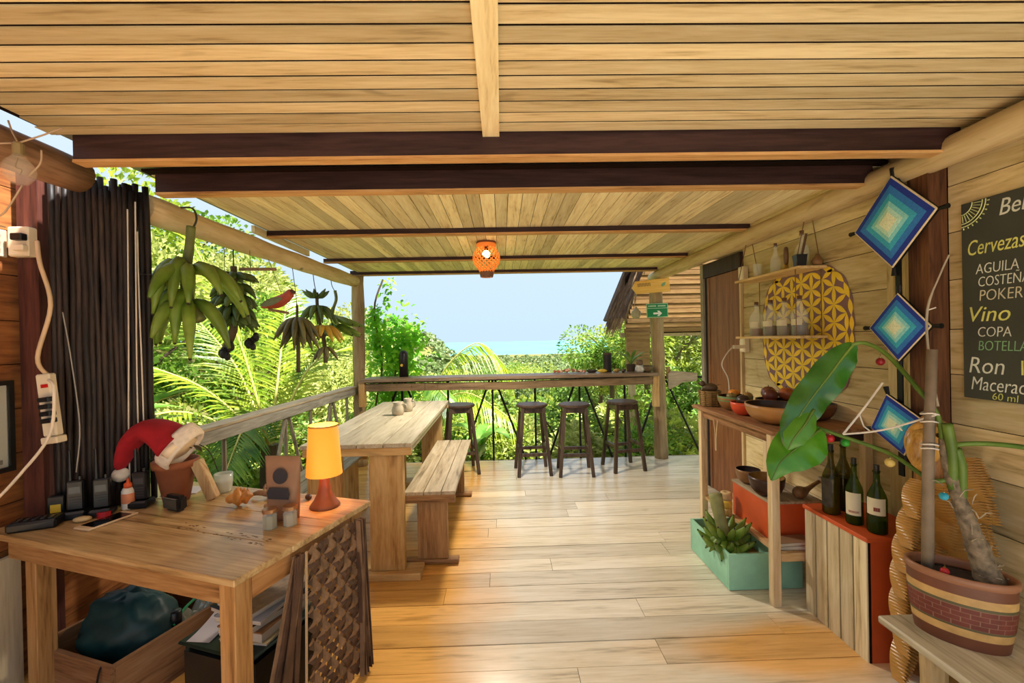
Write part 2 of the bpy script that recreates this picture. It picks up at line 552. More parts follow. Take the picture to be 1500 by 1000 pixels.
log('log_beam', W_LOG, [(1.97, 0.2, 2.285), (1.965, 1.6, 2.28), (1.972, 3.0, 2.272), (1.965, 4.4, 2.262), (1.97, 5.62, 2.255)], 0.066, 'long peeled round log along the top of the plank wall')
# posts
W_POST = wood('post_log', S(98, 78, 52), S(146, 120, 84), S(172, 148, 110), 'z', rough=0.6, across=7, along=0.8, knots=0.7)
def post(pts, rad, mat, label):
    return log('log_post', mat, pts, rad, label)
post([(-1.745, 5.37, -0.02), (-1.75, 5.375, 0.8), (-1.742, 5.37, 1.6), (-1.742, 5.37, 2.31)], 0.072, W_POST, 'round log post overgrown with a leafy vine')
post([(1.945, 5.36, -0.02), (1.935, 5.36, 0.8), (1.925, 5.365, 1.5), (1.91, 5.36, 2.19)], 0.078, W_POST, 'round log post carrying the wooden arrow sign and green sign')

# right wall of wide boards
wall_r = structure('wall_right')
MB().box(2.0561, 2.085, 0.1, 3.66, -0.1, 2.75).build('wall_backing', DARKGAP, wall_r)
z = 0.0
rows = []
while z < 2.7:
    h = 0.215 + rnd.uniform(-0.012, 0.012)
    rows.append((z, min(z + h, 2.75))); z += h
for (za, zb) in rows:
    for a, b_ in ((0.1, 1.95), (2.27, 3.65)):
        mid = rnd.uniform(2.6, 3.3) if (a > 2 and rnd.random() < 0.25) else None
        segs = [(a, b_)] if mid is None else [(a, mid), (mid, b_)]
        for s0, s1 in segs:
            plank('wall_board', W_WALLY, wall_r, 2.05 + rnd.uniform(-0.0015, 0.0015), 2.056, s0 + 0.001, s1 - 0.001, za + 0.002, zb - 0.002)
for a, b_ in ((2.052, 2.16), (2.162, 2.268)):
    plank('wall_board', W_WALLZ, wall_r, 2.045, 2.056, a, b_, 0.0, 2.72)
for (a, b_, zz) in ((3.52, 3.65, 2.0),):
    pass
# dark wall post
wp = thing('wall_post', 'dark brown squared post against the plank wall by the chalkboard', 'post', (2.0, 2.0, 0))
MB().box(-0.045, 0.045, -0.05, 0.05, 0, 2.7).build('post_body', wood('dark_post', S(48, 26, 16), S(88, 54, 34), S(118, 78, 50), 'z', var=0.1), wp)

# door in the right wall beyond the shelf
door = structure('door_1', (2.05, 3.98, 0))
W_DOOR = wood('door_panel', S(84, 48, 28), S(122, 76, 46), S(146, 96, 60), 'z', rough=0.5, across=16, var=0.1, knots=0.9)
MB().box(-0.012, 0.02, -0.30, 0.28, 0.01, 2.06).build('door_leaf', W_DOOR, door)
for (a, b_) in ((-0.30, -0.26), (0.24, 0.28)):
    MB().box(-0.018, -0.012, a, b_, 0.01, 2.06).build('door_stile', W_DOOR, door)
MB().box(-0.03, 0.03, 0.34, 0.40, 0.0, 2.2).build('door_frame', plain('jamb_grey', S(150, 140, 124), 0.7), door)
MB().box(-0.01, 0.05, 0.282, 0.34, 0.0, 2.2).build('door_frame', plain('jamb_black', S(26, 22, 22), 0.7), door)
MB().box(-0.03, 0.03, -0.34, 0.34, 2.065, 2.2).build('door_frame', W_DARKZ, door)
MB().box(-0.022, 0.0, -0.33, -0.302, 0.0, 2.06).build('door_frame', W_LOGZ, door)

# left wall
wall_l = structure('wall_left')
MB().box(-2.24, -2.232, -0.2, 2.088, -0.1, 2.5).build('wall_backing', DARKGAP, wall_l)
z = 0.02
while z < 2.45:
    h = 0.205 + rnd.uniform(-0.01, 0.01)
    plank('wall_board', W_BROWN, wall_l, -2.23, -2.2 + rnd.uniform(-0.002, 0.002), -0.2, 2.088, z + 0.002, min(z + h, 2.5) - 0.002)
    z += h
wp = thing('wall_post', 'dark reddish post between the brown plank wall and cane screen', 'post', (-2.115, 2.05, 0))
MB().box(-0.045, 0.045, -0.04, 0.04, 0, 2.33).build('post_body', wood('red_post', S(44, 22, 18), S(74, 38, 30), S(98, 54, 42), 'z', var=0.1), wp)

# low boarding below the open side behind the desk
for i in range(3):
    plank('wall_board', W_BROWN, wall_l, -2.13, -2.11, 2.10, 3.0, 0.02 + i * 0.2, 0.215 + i * 0.2)
# ================================================================== furniture
W_TAB = wood('table_grey', S(136, 122, 98), S(188, 176, 148), S(212, 202, 178), 'y', rough=0.42, var=0.25, spec=0.35)
W_TABX = wood('table_grey', S(116, 98, 72), S(172, 152, 118), S(200, 182, 150), 'x', rough=0.5, var=0.25)
W_PINE = wood('honey_pine', S(146, 102, 52), S(196, 154, 94), S(218, 184, 126), 'z', rough=0.5, var=0.15, across=10)
W_PINEX = wood('honey_pine', S(146, 102, 52), S(196, 154, 94), S(218, 184, 126), 'x', rough=0.5, var=0.15, across=10)
W_BENCH = wood('bench_brown', S(92, 62, 34), S(146, 106, 66), S(178, 138, 92), 'z', rough=0.5, var=0.15)
W_BENCHX = wood('bench_brown', S(92, 62, 34), S(146, 106, 66), S(178, 138, 92), 'x', rough=0.5, var=0.15)
W_BENCHY = wood('bench_top', S(120, 104, 80), S(174, 156, 126), S(202, 186, 158), 'y', rough=0.42, var=0.2)
W_STOOL = wood('stool_dark', S(38, 27, 22), S(66, 50, 40), S(92, 74, 60), 'z', rough=0.42, var=0.15, knots=0.1)
W_STOOLX = wood('stool_dark', S(38, 27, 22), S(66, 50, 40), S(92, 74, 60), 'x', rough=0.42, var=0.15, knots=0.1)

# --- long table
t = thing('dining_table', 'long weathered plank table on paired slab legs beside the bench', 'table', (-0.93, 3.72, 0))
xs = [-0.35, -0.175, 0.005, 0.17, 0.35]
for i in range(4):
    MB().box(xs[i] + 0.003, xs[i + 1] - 0.003, -0.965, 0.965, 0.836, 0.862 + rnd.uniform(-0.001, 0.001)).build('table_plank', W_TAB, t, bevel=0.002)
MB().box(-0.33, 0.33, -0.94, 0.94, 0.829, 0.8355).build('under_board', DARKGAP, t)
for s in (-1, 1):
    MB().box(-0.335, 0.345, s * 0.945 - 0.012, s * 0.945 + 0.012, 0.785, 0.835).build('end_rail', W_PINEX, t, bevel=0.002)
    for cx in (-0.215, 0.175):
        MB().box(cx - 0.108, cx + 0.108, s * 0.90 - 0.028, s * 0.90 + 0.028, 0.045, 0.795).build('leg', W_PINE, t, bevel=0.003)
    MB().box(-0.40, 0.39, s * 0.90 - 0.075, s * 0.90 + 0.075, 0.0, 0.045).build('foot', W_PINEX, t, bevel=0.004)
MB().box(0.30, 0.33, -0.90, 0.90, 0.79, 0.835).build('side_rail', W_TAB, t)
# --- benches
def bench(label, cx, y0, y1, w, top, lm, lmx):
    cy = (y0 + y1) / 2; h = (y1 - y0) / 2
    t = thing('bench', label, 'bench', (cx, cy, 0))
    e = [-w / 2, -w / 2 + w * 0.38, w * 0.22, w / 2]
    for i in range(3):
        MB().box(e[i] + 0.0022, e[i + 1] - 0.0022, -h, h, top - 0.022, top + rnd.uniform(-0.001, 0.001)).build('seat_plank', W_BENCHY, t, bevel=0.002)
    for s in (-1, 1):
        MB().box(-w / 2 + 0.004, w / 2 - 0.004, s * (h - 0.022) - 0.018, s * (h - 0.022) + 0.018, top - 0.075, top - 0.0225).build('end_rail', lmx, t, bevel=0.002)
        MB().box(-0.10, 0.10, s * (h - 0.105) - 0.025, s * (h - 0.105) + 0.025, 0.045, top - 0.0235).build('leg', lm, t, bevel=0.003)
        MB().tube([(-0.19, s * (h - 0.105), 0.024), (0.17, s * (h - 0.105), 0.024)], 0.034, 10, flat=0.7).build('foot', lmx, t)
    return t
bench('weathered plank bench on slab legs beside the open floor, right of the long table', -0.49, 2.85, 4.32, 0.335, 0.52, W_BENCH, W_BENCHX)
bench('pale plank bench on the railing side of the long table', -1.44, 2.95, 4.12, 0.34, 0.49, W_PINE, W_PINEX)
# --- bar stools
def stool():
    t = thing('bar_stool', '', 'stool')
    MB().lathe([(0.0, 0.742), (0.168, 0.742), (0.176, 0.75), (0.176, 0.764), (0.166, 0.772), (0.0, 0.772)], 28).build('seat', W_STOOLX, t)
    a = MB()
    r = 0.115
    for i in range(4):
        p0 = (r * (1 if i in (0, 3) else -1), r * (1 if i < 2 else -1), 0.712)
        j = (i + 1) % 4
        p1 = (r * (1 if j in (0, 3) else -1), r * (1 if j < 2 else -1), 0.712)
        a.bar(p0, p1, 0.022, 0.055)
    a.build('apron', W_STOOL, t)
    f = 0.178
    tops = [Vector((sx * 0.112, sy * 0.112, 0.742)) for sx, sy in ((1, 1), (-1, 1), (-1, -1), (1, -1))]
    bots = [Vector((sx * f, sy * f, 0.0)) for sx, sy in ((1, 1), (-1, 1), (-1, -1), (1, -1))]
    for a0, b0 in zip(tops, bots):
        MB().bar(b0, a0, 0.036, 0.036, up=(0, 1, 0.01)).build('leg', W_STOOL, t, bevel=0.003)
    for i in range(4):
        zz = 0.235 if i % 2 == 0 else 0.285
        q = [bots[k] + (tops[k] - bots[k]) * (zz / 0.742) for k in (i, (i + 1) % 4)]
        MB().bar(q[0], q[1], 0.022, 0.034).build('stretcher', W_STOOL, t)
    return t
st0 = stool()
spots = [(0.321, 4.92, 4, 'dark wooden bar stool standing between the table and the middle stool'), (0.79, 4.86, -3, 'dark wooden bar stool in the middle of the three in the open'),
         (1.365, 4.98, 10, 'dark wooden bar stool nearest the signed log post'), (-0.50, 5.02, 14, 'dark wooden bar stool half hidden behind the table and bench')]
for i, (x, y, a, lab) in enumerate(spots):
    o = st0 if i == 0 else copy_tree(st0)
    o.location = (x, y, 0); o.rotation_euler.z = R(a); o['label'] = lab; o['group'] = 'bar stools at the sea view counter'

# --- counter at the open end
t = thing('bar_counter', 'narrow weathered wooden bar counter facing the sea', 'counter', (0.08, 5.3, 0))
W_BAR = wood('bar_top', S(66, 50, 38), S(120, 98, 76), S(150, 128, 104), 'x', rough=0.35, var=0.2)
W_RAIL = wood('bar_rail', S(70, 54, 38), S(122, 98, 68), S(150, 124, 92), 'x', rough=0.55, var=0.2)
MB().box(-1.75, 1.77, -0.16, -0.016, 1.03, 1.07).build('counter_plank', W_BAR, t, bevel=0.003)
MB().box(-1.72, 1.755, -0.012, 0.17, 1.033, 1.072).build('counter_plank', W_BAR, t, bevel=0.003)
P = [(-1.74, -0.09, 0.965), (-1.0, -0.09, 0.962), (-0.3, -0.09, 0.955), (0.05, -0.09, 0.95), (0.4, -0.09, 0.962), (1.0, -0.09, 0.968), (1.77, -0.09, 0.975)]
m = MB(); Q = catmull(P, 5)
for i in range(len(Q) - 1):
    m.bar(Q[i], Q[i + 1] + (Q[i + 1] - Q[i]) * 0.02, 0.05, 0.088)
m.build('support_rail', W_RAIL, t)
for x in (-1.74, 1.755):
    MB().box(x - 0.035, x + 0.035, -0.13, -0.05, 0.66 if x > 0 else 0.74, 1.03).build('end_block', W_PINE, t, bevel=0.003)

# --- iron rod railings
def rods(parent, pts):
    for a, b_ in pts:
        MB().tube([a, b_], 0.0145, 6).build('rod', BLACKM if parent.name.startswith('bar_railing') else W_GREYROD, parent)
W_GREYROD = wood('grey_rod', S(80, 74, 62), S(126, 118, 100), S(152, 146, 128), 'z', rough=0.5, var=0.1, knots=0)
t = thing('bar_railing', 'black iron rod railing in fans below the bar counter', 'railing', (0, 5.44, 0))
rr = []
for i, x in enumerate((-1.246, -0.68, -0.129, 0.40, 0.957, 1.525)):
    rr.append(((x, 0, 0.0), (x, 0, 1.0)))
    if i % 2 == 0:
        rr.append(((x - 0.40, 0.01, 0.0), (x - 0.035, 0.01, 1.0)))
        rr.append(((x + 0.40, 0.01, 0.0), (x + 0.035, 0.01, 1.0)))
rr.append(((1.70, 0.01, 0.2), (1.90, 0.01, 0.75)))
rods(t, rr)
MB().tube([(-1.7, 0.02, 1.0), (1.85, 0.02, 1.0)], 0.012, 6).build('rod', BLACKM, t)
t = thing('bar_railing', 'iron rod railing beyond the signed log post', 'railing', (2.0, 5.44, 0))
MB().tube([(0.02, 0, 0.98), (0.55, 0, 0.98)], 0.014, 6).build('rod', BLACKM, t)
MB().tube([(0.05, 0, 0.95), (0.48, 0, 0.0)], 0.0125, 6).build('rod', BLACKM, t)
t = thing('side_railing', 'grey timber handrail with thin rods along the open side', 'railing', (-1.80, 3.7, 0))
MB().bar((0, -1.35, 0.962), (0, 1.585, 0.925), 0.11, 0.085).build('handrail', wood('rail_grey', S(96, 92, 84), S(144, 140, 130), S(178, 174, 164), 'y', rough=0.6, var=0.1), t, bevel=0.004)
MB().bar((0, -1.35, 1.008), (0, 1.585, 0.971), 0.13, 0.016).build('handrail_cap', W_GREY, t, bevel=0.002)
rr = []
for i, y in enumerate((-0.85, -0.05, 0.42, 0.90, 1.38)):
    rr.append(((0, y, -0.05), (0, y, 0.92)))
    if i % 2 == 1:
        rr.append(((0.012, y - 0.42, -0.05), (0.012, y - 0.03, 0.90)))
        rr.append(((0.012, y + 0.42, -0.05), (0.012, y + 0.03, 0.90)))
rods(t, rr)

# --- desk in the left foreground
ROT = -R(19)
DM = Matrix.Translation((-0.87, 1.41, 0)) @ Matrix.Rotation(ROT, 4, 'Z')
desk = thing('desk', 'honey coloured wooden desk holding the small table lamp', 'desk', (-0.87, 1.41, 0), ROT)
W_DESK = wood('desk_top', S(112, 82, 46), S(174, 140, 92), S(206, 176, 128), 'x', rough=0.3, spec=0.5, var=0.12, across=14, along=0.7, knots=0.7)
W_DESKL = wood('desk_leg', S(110, 74, 36), S(164, 120, 70), S(190, 148, 96), 'z', rough=0.5, var=0.1)
W_DESKA = wood('desk_apron', S(98, 62, 32), S(156, 112, 66), S(186, 144, 94), 'x', rough=0.5, var=0.1)
W_DESKAY = wood('desk_apron', S(112, 70, 36), S(172, 120, 70), S(198, 150, 98), 'y', rough=0.5, var=0.1)
ys = [0.0, 0.24, 0.47, 0.715]
for i in range(3):
    MB().box(-1.355, 0.0, ys[i] + 0.0005, ys[i + 1] - 0.0005, 0.725, 0.75).build('top_board', W_DESK, desk, bevel=0.003)
MB().box(-1.30, -0.10, 0.045, 0.07, 0.63, 0.724).build('apron', W_DESKA, desk)
MB().box(-0.065, -0.04, 0.10, 0.66, 0.63, 0.724).build('apron', W_DESKAY, desk)
MB().box(-1.30, -0.10, 0.64, 0.665, 0.63, 0.724).build('apron', W_DESKA, desk)
for lx, ly in ((-0.068, 0.062), (-0.068, 0.65), (-1.18, 0.09), (-1.28, 0.65)):
    MB().box(lx - 0.034, lx + 0.034, ly - 0.034, ly + 0.034, 0.0, 0.7245).build('leg', W_DESKL, desk, bevel=0.003)

m = MB()
for k in range(46):
    x = rnd.uniform(-0.62, -0.12); q = rnd.choice((0.0, 0.035))
    y = 0.235 + (x + 0.4) * -0.06 + q + rnd.uniform(-0.008, 0.008); w = rnd.uniform(0.006, 0.02)
    m.box(x, x + w, y, y + rnd.uniform(0.002, 0.005), 0.7495, 0.7503)
m.build('worn_marks', plain('worn_dark', S(92, 66, 38), 0.8), desk)['kind'] = 'stuff'
# --- screen of dark canes
t = thing('cane_screen', 'screen of upright blackish canes standing between the wall and the open side', 'screen', (-1.9, 2.1, 0.755))
CANE = wood('black_cane', S(16, 13, 14), S(32, 26, 25), S(60, 46, 38), 'z', rough=0.55, var=0.7, across=30, along=2.0, knots=0.1)
a = Vector((-2.04, 2.03, 0)) - Vector((-1.9, 2.1, 0)); b_ = Vector((-1.715, 2.19, 0)) - Vector((-1.9, 2.1, 0))
d = (b_ - a).normalized(); nn = Vector((d.y, -d.x, 0))
for k in range(34):
    u = (k + 0.5) / 34; row = k % 2
    if u > 0.86 and row: continue
    p0 = a + (b_ - a) * u + nn * (0.014 if row else -0.012)
    r_ = rnd.uniform(0.0105, 0.0145)
    pts = []
    for q in range(7):
        z = 1.53 * q / 6
        pts.append(p0 + d * rnd.uniform(-0.004, 0.004) + nn * rnd.uniform(-0.004, 0.004) + Vector((0, 0, z)))
    pts = [p + Vector((0, 0, 0.0)) for p in pts]
    top = rnd.uniform(-0.05, 0.03)
    pts[-1].z += top
    MB().tube(catmull(pts, 2), r_, 8).build('cane', CANE, t, smooth=True)
CORD = plain('white_cord', S(206, 196, 184), 0.6)
for (x, y, z0, z1, dx) in ((0.118, 0.018, 0.05, 1.40, 0.02), (0.150, 0.034, 0.27, 1.44, 0.012), (0.168, 0.044, 0.30, 1.30, -0.008)):
    MB().tube(catmull([(x + dx, y, z1), (x + dx * 0.6, y - 0.003, z0 + 0.7), (x + dx * 0.1, y - 0.002, z0 + 0.35), (x, y, z0)], 5), 0.003, 5).build('pale_cord', CORD, t)
for z in (0.35, 1.1):
    MB().tube([a + nn * 0.001 + Vector((0, 0, z)), b_ + nn * 0.001 + Vector((0, 0, z))], 0.004, 5).build('binding', CANE, t)
# ================================================================== things on the desk
DZ = 0.7505
CER = plain('lamp_brown', S(128, 78, 50), 0.45, var=0.15)
# table lamp
t = thing('table_lamp', 'small lit table lamp with amber shade and brown trumpet base', 'lamp', (-0.83, 2.03, DZ))
MB().lathe([(0.0, 0.0), (0.066, 0.0), (0.066, 0.006), (0.060, 0.016), (0.046, 0.034), (0.034, 0.06), (0.026, 0.09), (0.022, 0.125), (0.021, 0.16), (0.0, 0.16)], 24).build('base', CER, t, smooth=True)
SHADE = plain('amber_shade', S(240, 170, 70), 0.7, var=0.05, emit=S(255, 150, 40), estr=0.42)
MB().lathe([(0.079, 0.148), (0.0775, 0.16), (0.064, 0.372), (0.062, 0.372), (0.0755, 0.16), (0.077, 0.149)], 28, cap0=False, cap1=False).build('lamp_shade', SHADE, t, smooth=True)
MB().lathe([(0.0645, 0.368), (0.0645, 0.376), (0.061, 0.376), (0.061, 0.368)], 28, cap0=False, cap1=False).build('shade_rim', plain('amber_rim', S(200, 140, 60), 0.6), t)
MB().ball((0, 0, 0.25), (0.022, 0.022, 0.032), 12, 8).build('bulb', plain('warm_bulb', S(255, 220, 160), 0.4, emit=S(255, 190, 90), estr=9), t, smooth=True)
ld = bpy.data.lights.new('lamp_glow', 'POINT'); ld.energy = 2.2; ld.color = (1, 0.62, 0.25); ld.shadow_soft_size = 0.03
lo = bpy.data.objects.new('lamp_glow', ld); COL.objects.link(lo); lo.parent = t; lo.location = (0, 0, 0.40)

# kraft coffee bag
KRAFT = plain('kraft_paper', S(150, 112, 84), 0.7, var=0.1)
PRINT = plain('dark_print', S(52, 48, 52), 0.7, var=0.1)
t = thing('coffee_bag', 'brown kraft coffee pouch with dark round print on the desk', 'bag', (-0.955, 1.905, DZ), R(-8))
m = MB(); vs = []; fs = []
rowsz = [(0.0, 0.062, 0.034), (0.02, 0.064, 0.036), (0.10, 0.070, 0.030), (0.18, 0.077, 0.016), (0.235, 0.081, 0.004), (0.268, 0.082, 0.002)]
for (z, hw, hd) in rowsz:
    for i in range(16):
        a = 2 * math.pi * i / 16
        cx = math.copysign(abs(math.cos(a)) ** 0.5, math.cos(a)); sy = math.copysign(abs(math.sin(a)) ** 0.7, math.sin(a))
        vs.append((hw * cx, hd * sy, z))
for k in range(len(rowsz) - 1):
    for i in range(16):
        a = k * 16 + i; b_ = k * 16 + (i + 1) % 16
        fs.append((a, b_, b_ + 16, a + 16))
fs += [tuple(range(15, -1, -1)), tuple(range(80, 96))]
m.add(vs, fs); m.build('pouch', KRAFT, t, smooth=True)
m = MB(); m.lathe([(0.0, 0), (0.033, 0), (0.033, 0.0015), (0, 0.0015)], 22, M=Matrix.Translation((0, -0.0205, 0.187)) @ Matrix.Rotation(R(84), 4, 'X')); m.build('round_print', PRINT, t)
m = MB(); m.prism([(-0.045, -0.02), (0.045, -0.022), (0.052, 0.0), (0.043, 0.026), (-0.042, 0.026), (-0.052, 0.004)], 0.0015, M=Matrix.Translation((0, -0.0345, 0.115)) @ Matrix.Rotation(R(86), 4, 'X')); m.build('lower_print', PRINT, t)
# two spice jars
JG = glass_mat('jar_glass', (0.93, 0.95, 0.90, 1), alpha=0.3)
def jar(x, y, lab, fillc):
    t = thing('spice_jar', lab, 'jar', (x, y, DZ))
    MB().lathe([(0.0, 0.003), (0.024, 0.003), (0.024, 0.048), (0, 0.048)], 14).build('contents', plain('spice_' + fillc[0], fillc[1], 0.9), t)
    MB().lathe([(0.0, 0.0), (0.026, 0.0), (0.0275, 0.004), (0.0275, 0.055), (0.022, 0.062), (0.022, 0.068)], 8, cap1=False).build('glass', JG, t)
    MB().lathe([(0.0, 0.066), (0.0285, 0.066), (0.0285, 0.079), (0.026, 0.081), (0, 0.081)], 18).build('lid', plain('copper_lid', S(170, 124, 84), 0.35, metal=0.5), t)
    return t
jar(-0.962, 1.805, 'small faceted glass jar with mustard filling before the kraft pouch', ('mustard', S(170, 150, 84)))
jar(-0.893, 1.832, 'small faceted glass jar with pale brown filling before the kraft pouch', ('tan', S(196, 170, 120)))
# candle glass
t = thing('candle_glass', 'ribbed glass tumbler with cream candle at the desk edge', 'candle', (-1.44, 2.27, DZ))
MB().lathe([(0.0, 0.006), (0.032, 0.006), (0.037, 0.062), (0, 0.062)], 16).build('wax', plain('cream_wax', S(214, 204, 176), 0.5), t)
MB().lathe([(0.0, 0.0), (0.033, 0.0), (0.036, 0.01), (0.042, 0.05), (0.042, 0.096), (0.039, 0.096), (0.038, 0.065)], 20, cap1=False).build('glass', glass_mat('tumbler', (0.88, 0.93, 0.90, 1), alpha=0.45), t, smooth=True)
# conch shell
t = thing('conch_shell', 'orange knobbly conch shell lying beside driftwood', 'shell', (-1.235, 2.06, DZ + 0.008), R(30))
m = MB(); vs = []; fs = []
for i in range(14):
    u = i / 13
    rr_ = 0.034 * (math.sin(math.pi * (u * 0.86 + 0.08)) ** 1.1) * (1 + 0.25 * math.sin(u * 18)) + 0.002
    for j in range(12):
        a = 2 * math.pi * j / 12
        kn = 1 + 0.35 * max(0, math.sin(a * 3 + u * 9)) * (0.3 < u < 0.8)
        vs.append((0.11 * (u - 0.5), rr_ * kn * math.cos(a), 0.034 + rr_ * kn * math.sin(a) * 0.9))
for i in range(13):
    for j in range(12):
        a = i * 12 + j; b_ = i * 12 + (j + 1) % 12
        fs.append((a, b_, b_ + 12, a + 12))
m.add(vs, fs); m.build('shell_body', plain('orange_shell', S(196, 132, 58), 0.5, var=0.3, scale=30), t, smooth=True)
m = MB()
for q in range(5):
    m.lathe([(0.010, 0), (0.0, 0.022)], 6, M=Matrix.Translation((-0.02 + q * 0.013, 0.004, 0.058 - abs(q - 2) * 0.004)))
m.build('spikes', plain('orange_shell', S(196, 132, 58), 0.5), t)
# driftwood
DW = plain('driftwood', S(150, 120, 88), 0.8, var=0.3, scale=40)
t = thing('driftwood', 'twisted piece of driftwood lying behind the conch shell', 'driftwood', (-1.14, 2.15, DZ))
MB().tube(catmull([(-0.10, 0.02, 0.016), (-0.05, 0.0, 0.03), (0.0, 0.01, 0.018), (0.07, -0.01, 0.02), (0.13, 0.02, 0.012)], 4), [0.006, 0.008, 0.01, 0.012, 0.014, 0.014, 0.016, 0.016, 0.015, 0.014, 0.014, 0.013, 0.012, 0.01, 0.008, 0.006, 0.004], 8).build('branch', DW, t, smooth=True)
MB().tube(catmull([(-0.03, 0.0, 0.025), (-0.05, 0.05, 0.05), (-0.02, 0.09, 0.06)], 4), 0.006, 6).build('twig', DW, t, smooth=True)
for i, (x, y, c) in enumerate(((-1.08, 2.02, S(176, 140, 100)), (-1.045, 1.985, S(200, 170, 130)), (-0.945, 2.12, S(70, 46, 34)))):
    lab = ['small tan shell between the conch and the kraft pouch', 'small cream shell against the kraft pouch', 'dark brown seed lying behind the kraft pouch'][i]
    o = MB(); o.ball((0, 0, 0.013), (0.024, 0.015, 0.013), 12, 8)
    for (k, q) in ((0.6, 0.011), (0.9, 0.007)):
        o.ball((0.02 * k + 0.004, 0, 0.014), (q, q * 0.8, q * 0.8), 8, 6)
    tag(o.build('seashell' if i < 2 else 'seed', plain('shell_%d' % i, c, 0.5, var=0.25, scale=40), loc=(x, y, DZ), rot=(0, 0, i * 1.1), smooth=True), lab, 'shell' if i < 2 else 'seed')

# terracotta pot with a few dry stems
t = thing('terracotta_pot', 'terracotta flowerpot with thin dark stems under the red hat', 'plant pot', (-1.60, 2.165, DZ))
TC = plain('terracotta', S(150, 88, 56), 0.8, var=0.15, bump=0.2)
MB().lathe([(0.0, 0.0), (0.052, 0.0), (0.054, 0.004), (0.083, 0.165), (0.094, 0.168), (0.097, 0.20), (0.088, 0.20), (0.083, 0.17), (0.07, 0.165)], 24, cap1=False).build('pot', TC, t, smooth=True)
MB().lathe([(0.0, 0.168), (0.084, 0.165)], 18, cap1=False).build('soil', plain('soil', S(44, 32, 24), 1.0, var=0.4, scale=60), t)
STEM = plain('dark_stem', S(52, 46, 30), 0.6)
for pts in ([(0, 0, 0.165), (0.03, -0.02, 0.24), (0.08, -0.02, 0.28), (0.14, 0.02, 0.24), (0.17, 0.05, 0.12)], [(0.0, 0.0, 0.165), (0.02, 0.0, 0.25), (-0.02, -0.02, 0.29), (-0.09, -0.04, 0.305), (-0.16, -0.06, 0.31)],
            [(0.02, 0, 0.165), (0.045, -0.02, 0.26), (0.1, -0.03, 0.26)], [(-0.02, 0, 0.165), (-0.07, -0.01, 0.23), (-0.13, 0.0, 0.19)]):
    MB().tube(catmull(pts, 5), 0.0026, 5).build('stem', STEM, t)
m = MB()
for (b0, d0, l) in (((0.03, -0.02, 0.265), (0.8, -0.2, 0.25), 0.055), ((0.05, -0.02, 0.275), (0.9, 0.3, 0.1), 0.05), ((0.10, -0.02, 0.27), (0.8, 0, -0.5), 0.045)):
    m.blade(b0, d0, (0, 0, 1), l, 0.035, 4, droop=0.2)
m.build('leaf', leaf_mat('dry_leaf', S(44, 40, 26), S(80, 70, 40)), t)
# small clock radio and leaning block, glue, radios, phone
t = thing('clock', 'small dark digital clock propped in front of the terracotta pot', 'clock', (-1.51, 2.03, DZ), R(-22))
MB().box(-0.055, 0.055, -0.02, 0.025, 0.002, 0.072).build('case', plain('dark_plastic', S(36, 34, 34), 0.4), t, bevel=0.012, seg=2)
MB().box(-0.043, 0.043, -0.0235, -0.02, 0.014, 0.060).build('screen', plain('clock_screen', S(70, 72, 66), 0.15), t, bevel=0.003)
MB().bar((-0.046, -0.0225, 0.063), (0.046, -0.0225, 0.063), 0.003).build('trim', plain('silver_trim', S(160, 158, 150), 0.3, metal=0.6), t)
t = thing('wood_block', 'bamboo offcut leaning against the terracotta pot', 'wood block', (-1.43, 2.17, DZ))
MB().bar((0.005, 0, 0.003), (-0.075, 0.0, 0.19), 0.05, 0.04, up=(0, 1, 0)).build('slab', wood('bamboo_block', S(132, 90, 52), S(184, 146, 96), S(206, 176, 130), 'z', var=0.1), t, bevel=0.004)
t = thing('glue_bottle', 'white glue bottle with orange cap among the black radios', 'bottle', (-1.752, 2.072, DZ))
MB().lathe([(0.0, 0.0), (0.024, 0.0), (0.026, 0.006), (0.026, 0.085), (0.020, 0.098), (0.012, 0.10), (0, 0.10)], 16).build('body', plain('glue_white', S(226, 216, 202), 0.4), t, smooth=True)
MB().lathe([(0.0, 0.10), (0.018, 0.10), (0.017, 0.118), (0.007, 0.124), (0.005, 0.142), (0, 0.142)], 14).build('cap', plain('glue_cap', S(222, 90, 44), 0.4), t, smooth=True)
MB().lathe([(0.0265, 0.03), (0.0268, 0.031), (0.0268, 0.074), (0.0265, 0.075)], 16, cap0=False, cap1=False).build('label_band', plain('glue_band', S(226, 140, 96), 0.5, var=0.3), t, smooth=True)
BP = plain('radio_black', S(20, 20, 22), 0.35, var=0.2)
def radio(x, y, rz, lab):
    t = thing('walkie_talkie', lab, 'radio', (x, y, DZ), R(rz), 'walkie talkies charging on the desk')
    MB().box(-0.042, 0.042, -0.04, 0.04, 0.0, 0.035).build('charging_dock', BP, t, bevel=0.008)
    MB().box(-0.03, 0.03, -0.018, 0.018, 0.036, 0.165).build('radio_body', BP, t, bevel=0.006)
    MB().tube([(-0.02, 0, 0.166), (-0.02, 0, 0.19), (-0.02, 0, 0.30)], [0.009, 0.008, 0.005], 8).build('antenna', BP, t)
    MB().lathe([(0.008, 0.166), (0.008, 0.182), (0, 0.182)], 10, c=(0.014, 0, 0)).build('volume_knob', BP, t)
    MB().box(-0.02, 0.02, -0.0195, -0.018, 0.11, 0.14).build('display', plain('radio_display', S(58, 62, 66), 0.2), t)
    g = MB()
    for q in range(4):
        g.box(-0.02, 0.02, -0.0195, -0.018, 0.055 + q * 0.012, 0.060 + q * 0.012)
    g.build('speaker_grille', plain('radio_grille', S(46, 46, 48), 0.5), t)
    return t
radio(-1.905, 1.985, 25, 'black walkie talkie in its dock next to the yellow labelled box')
radio(-1.81, 2.005, 25, 'black walkie talkie in its dock right behind the white phone')
radio(-1.712, 2.095, 10, 'black walkie talkie in its dock beside the terracotta pot')
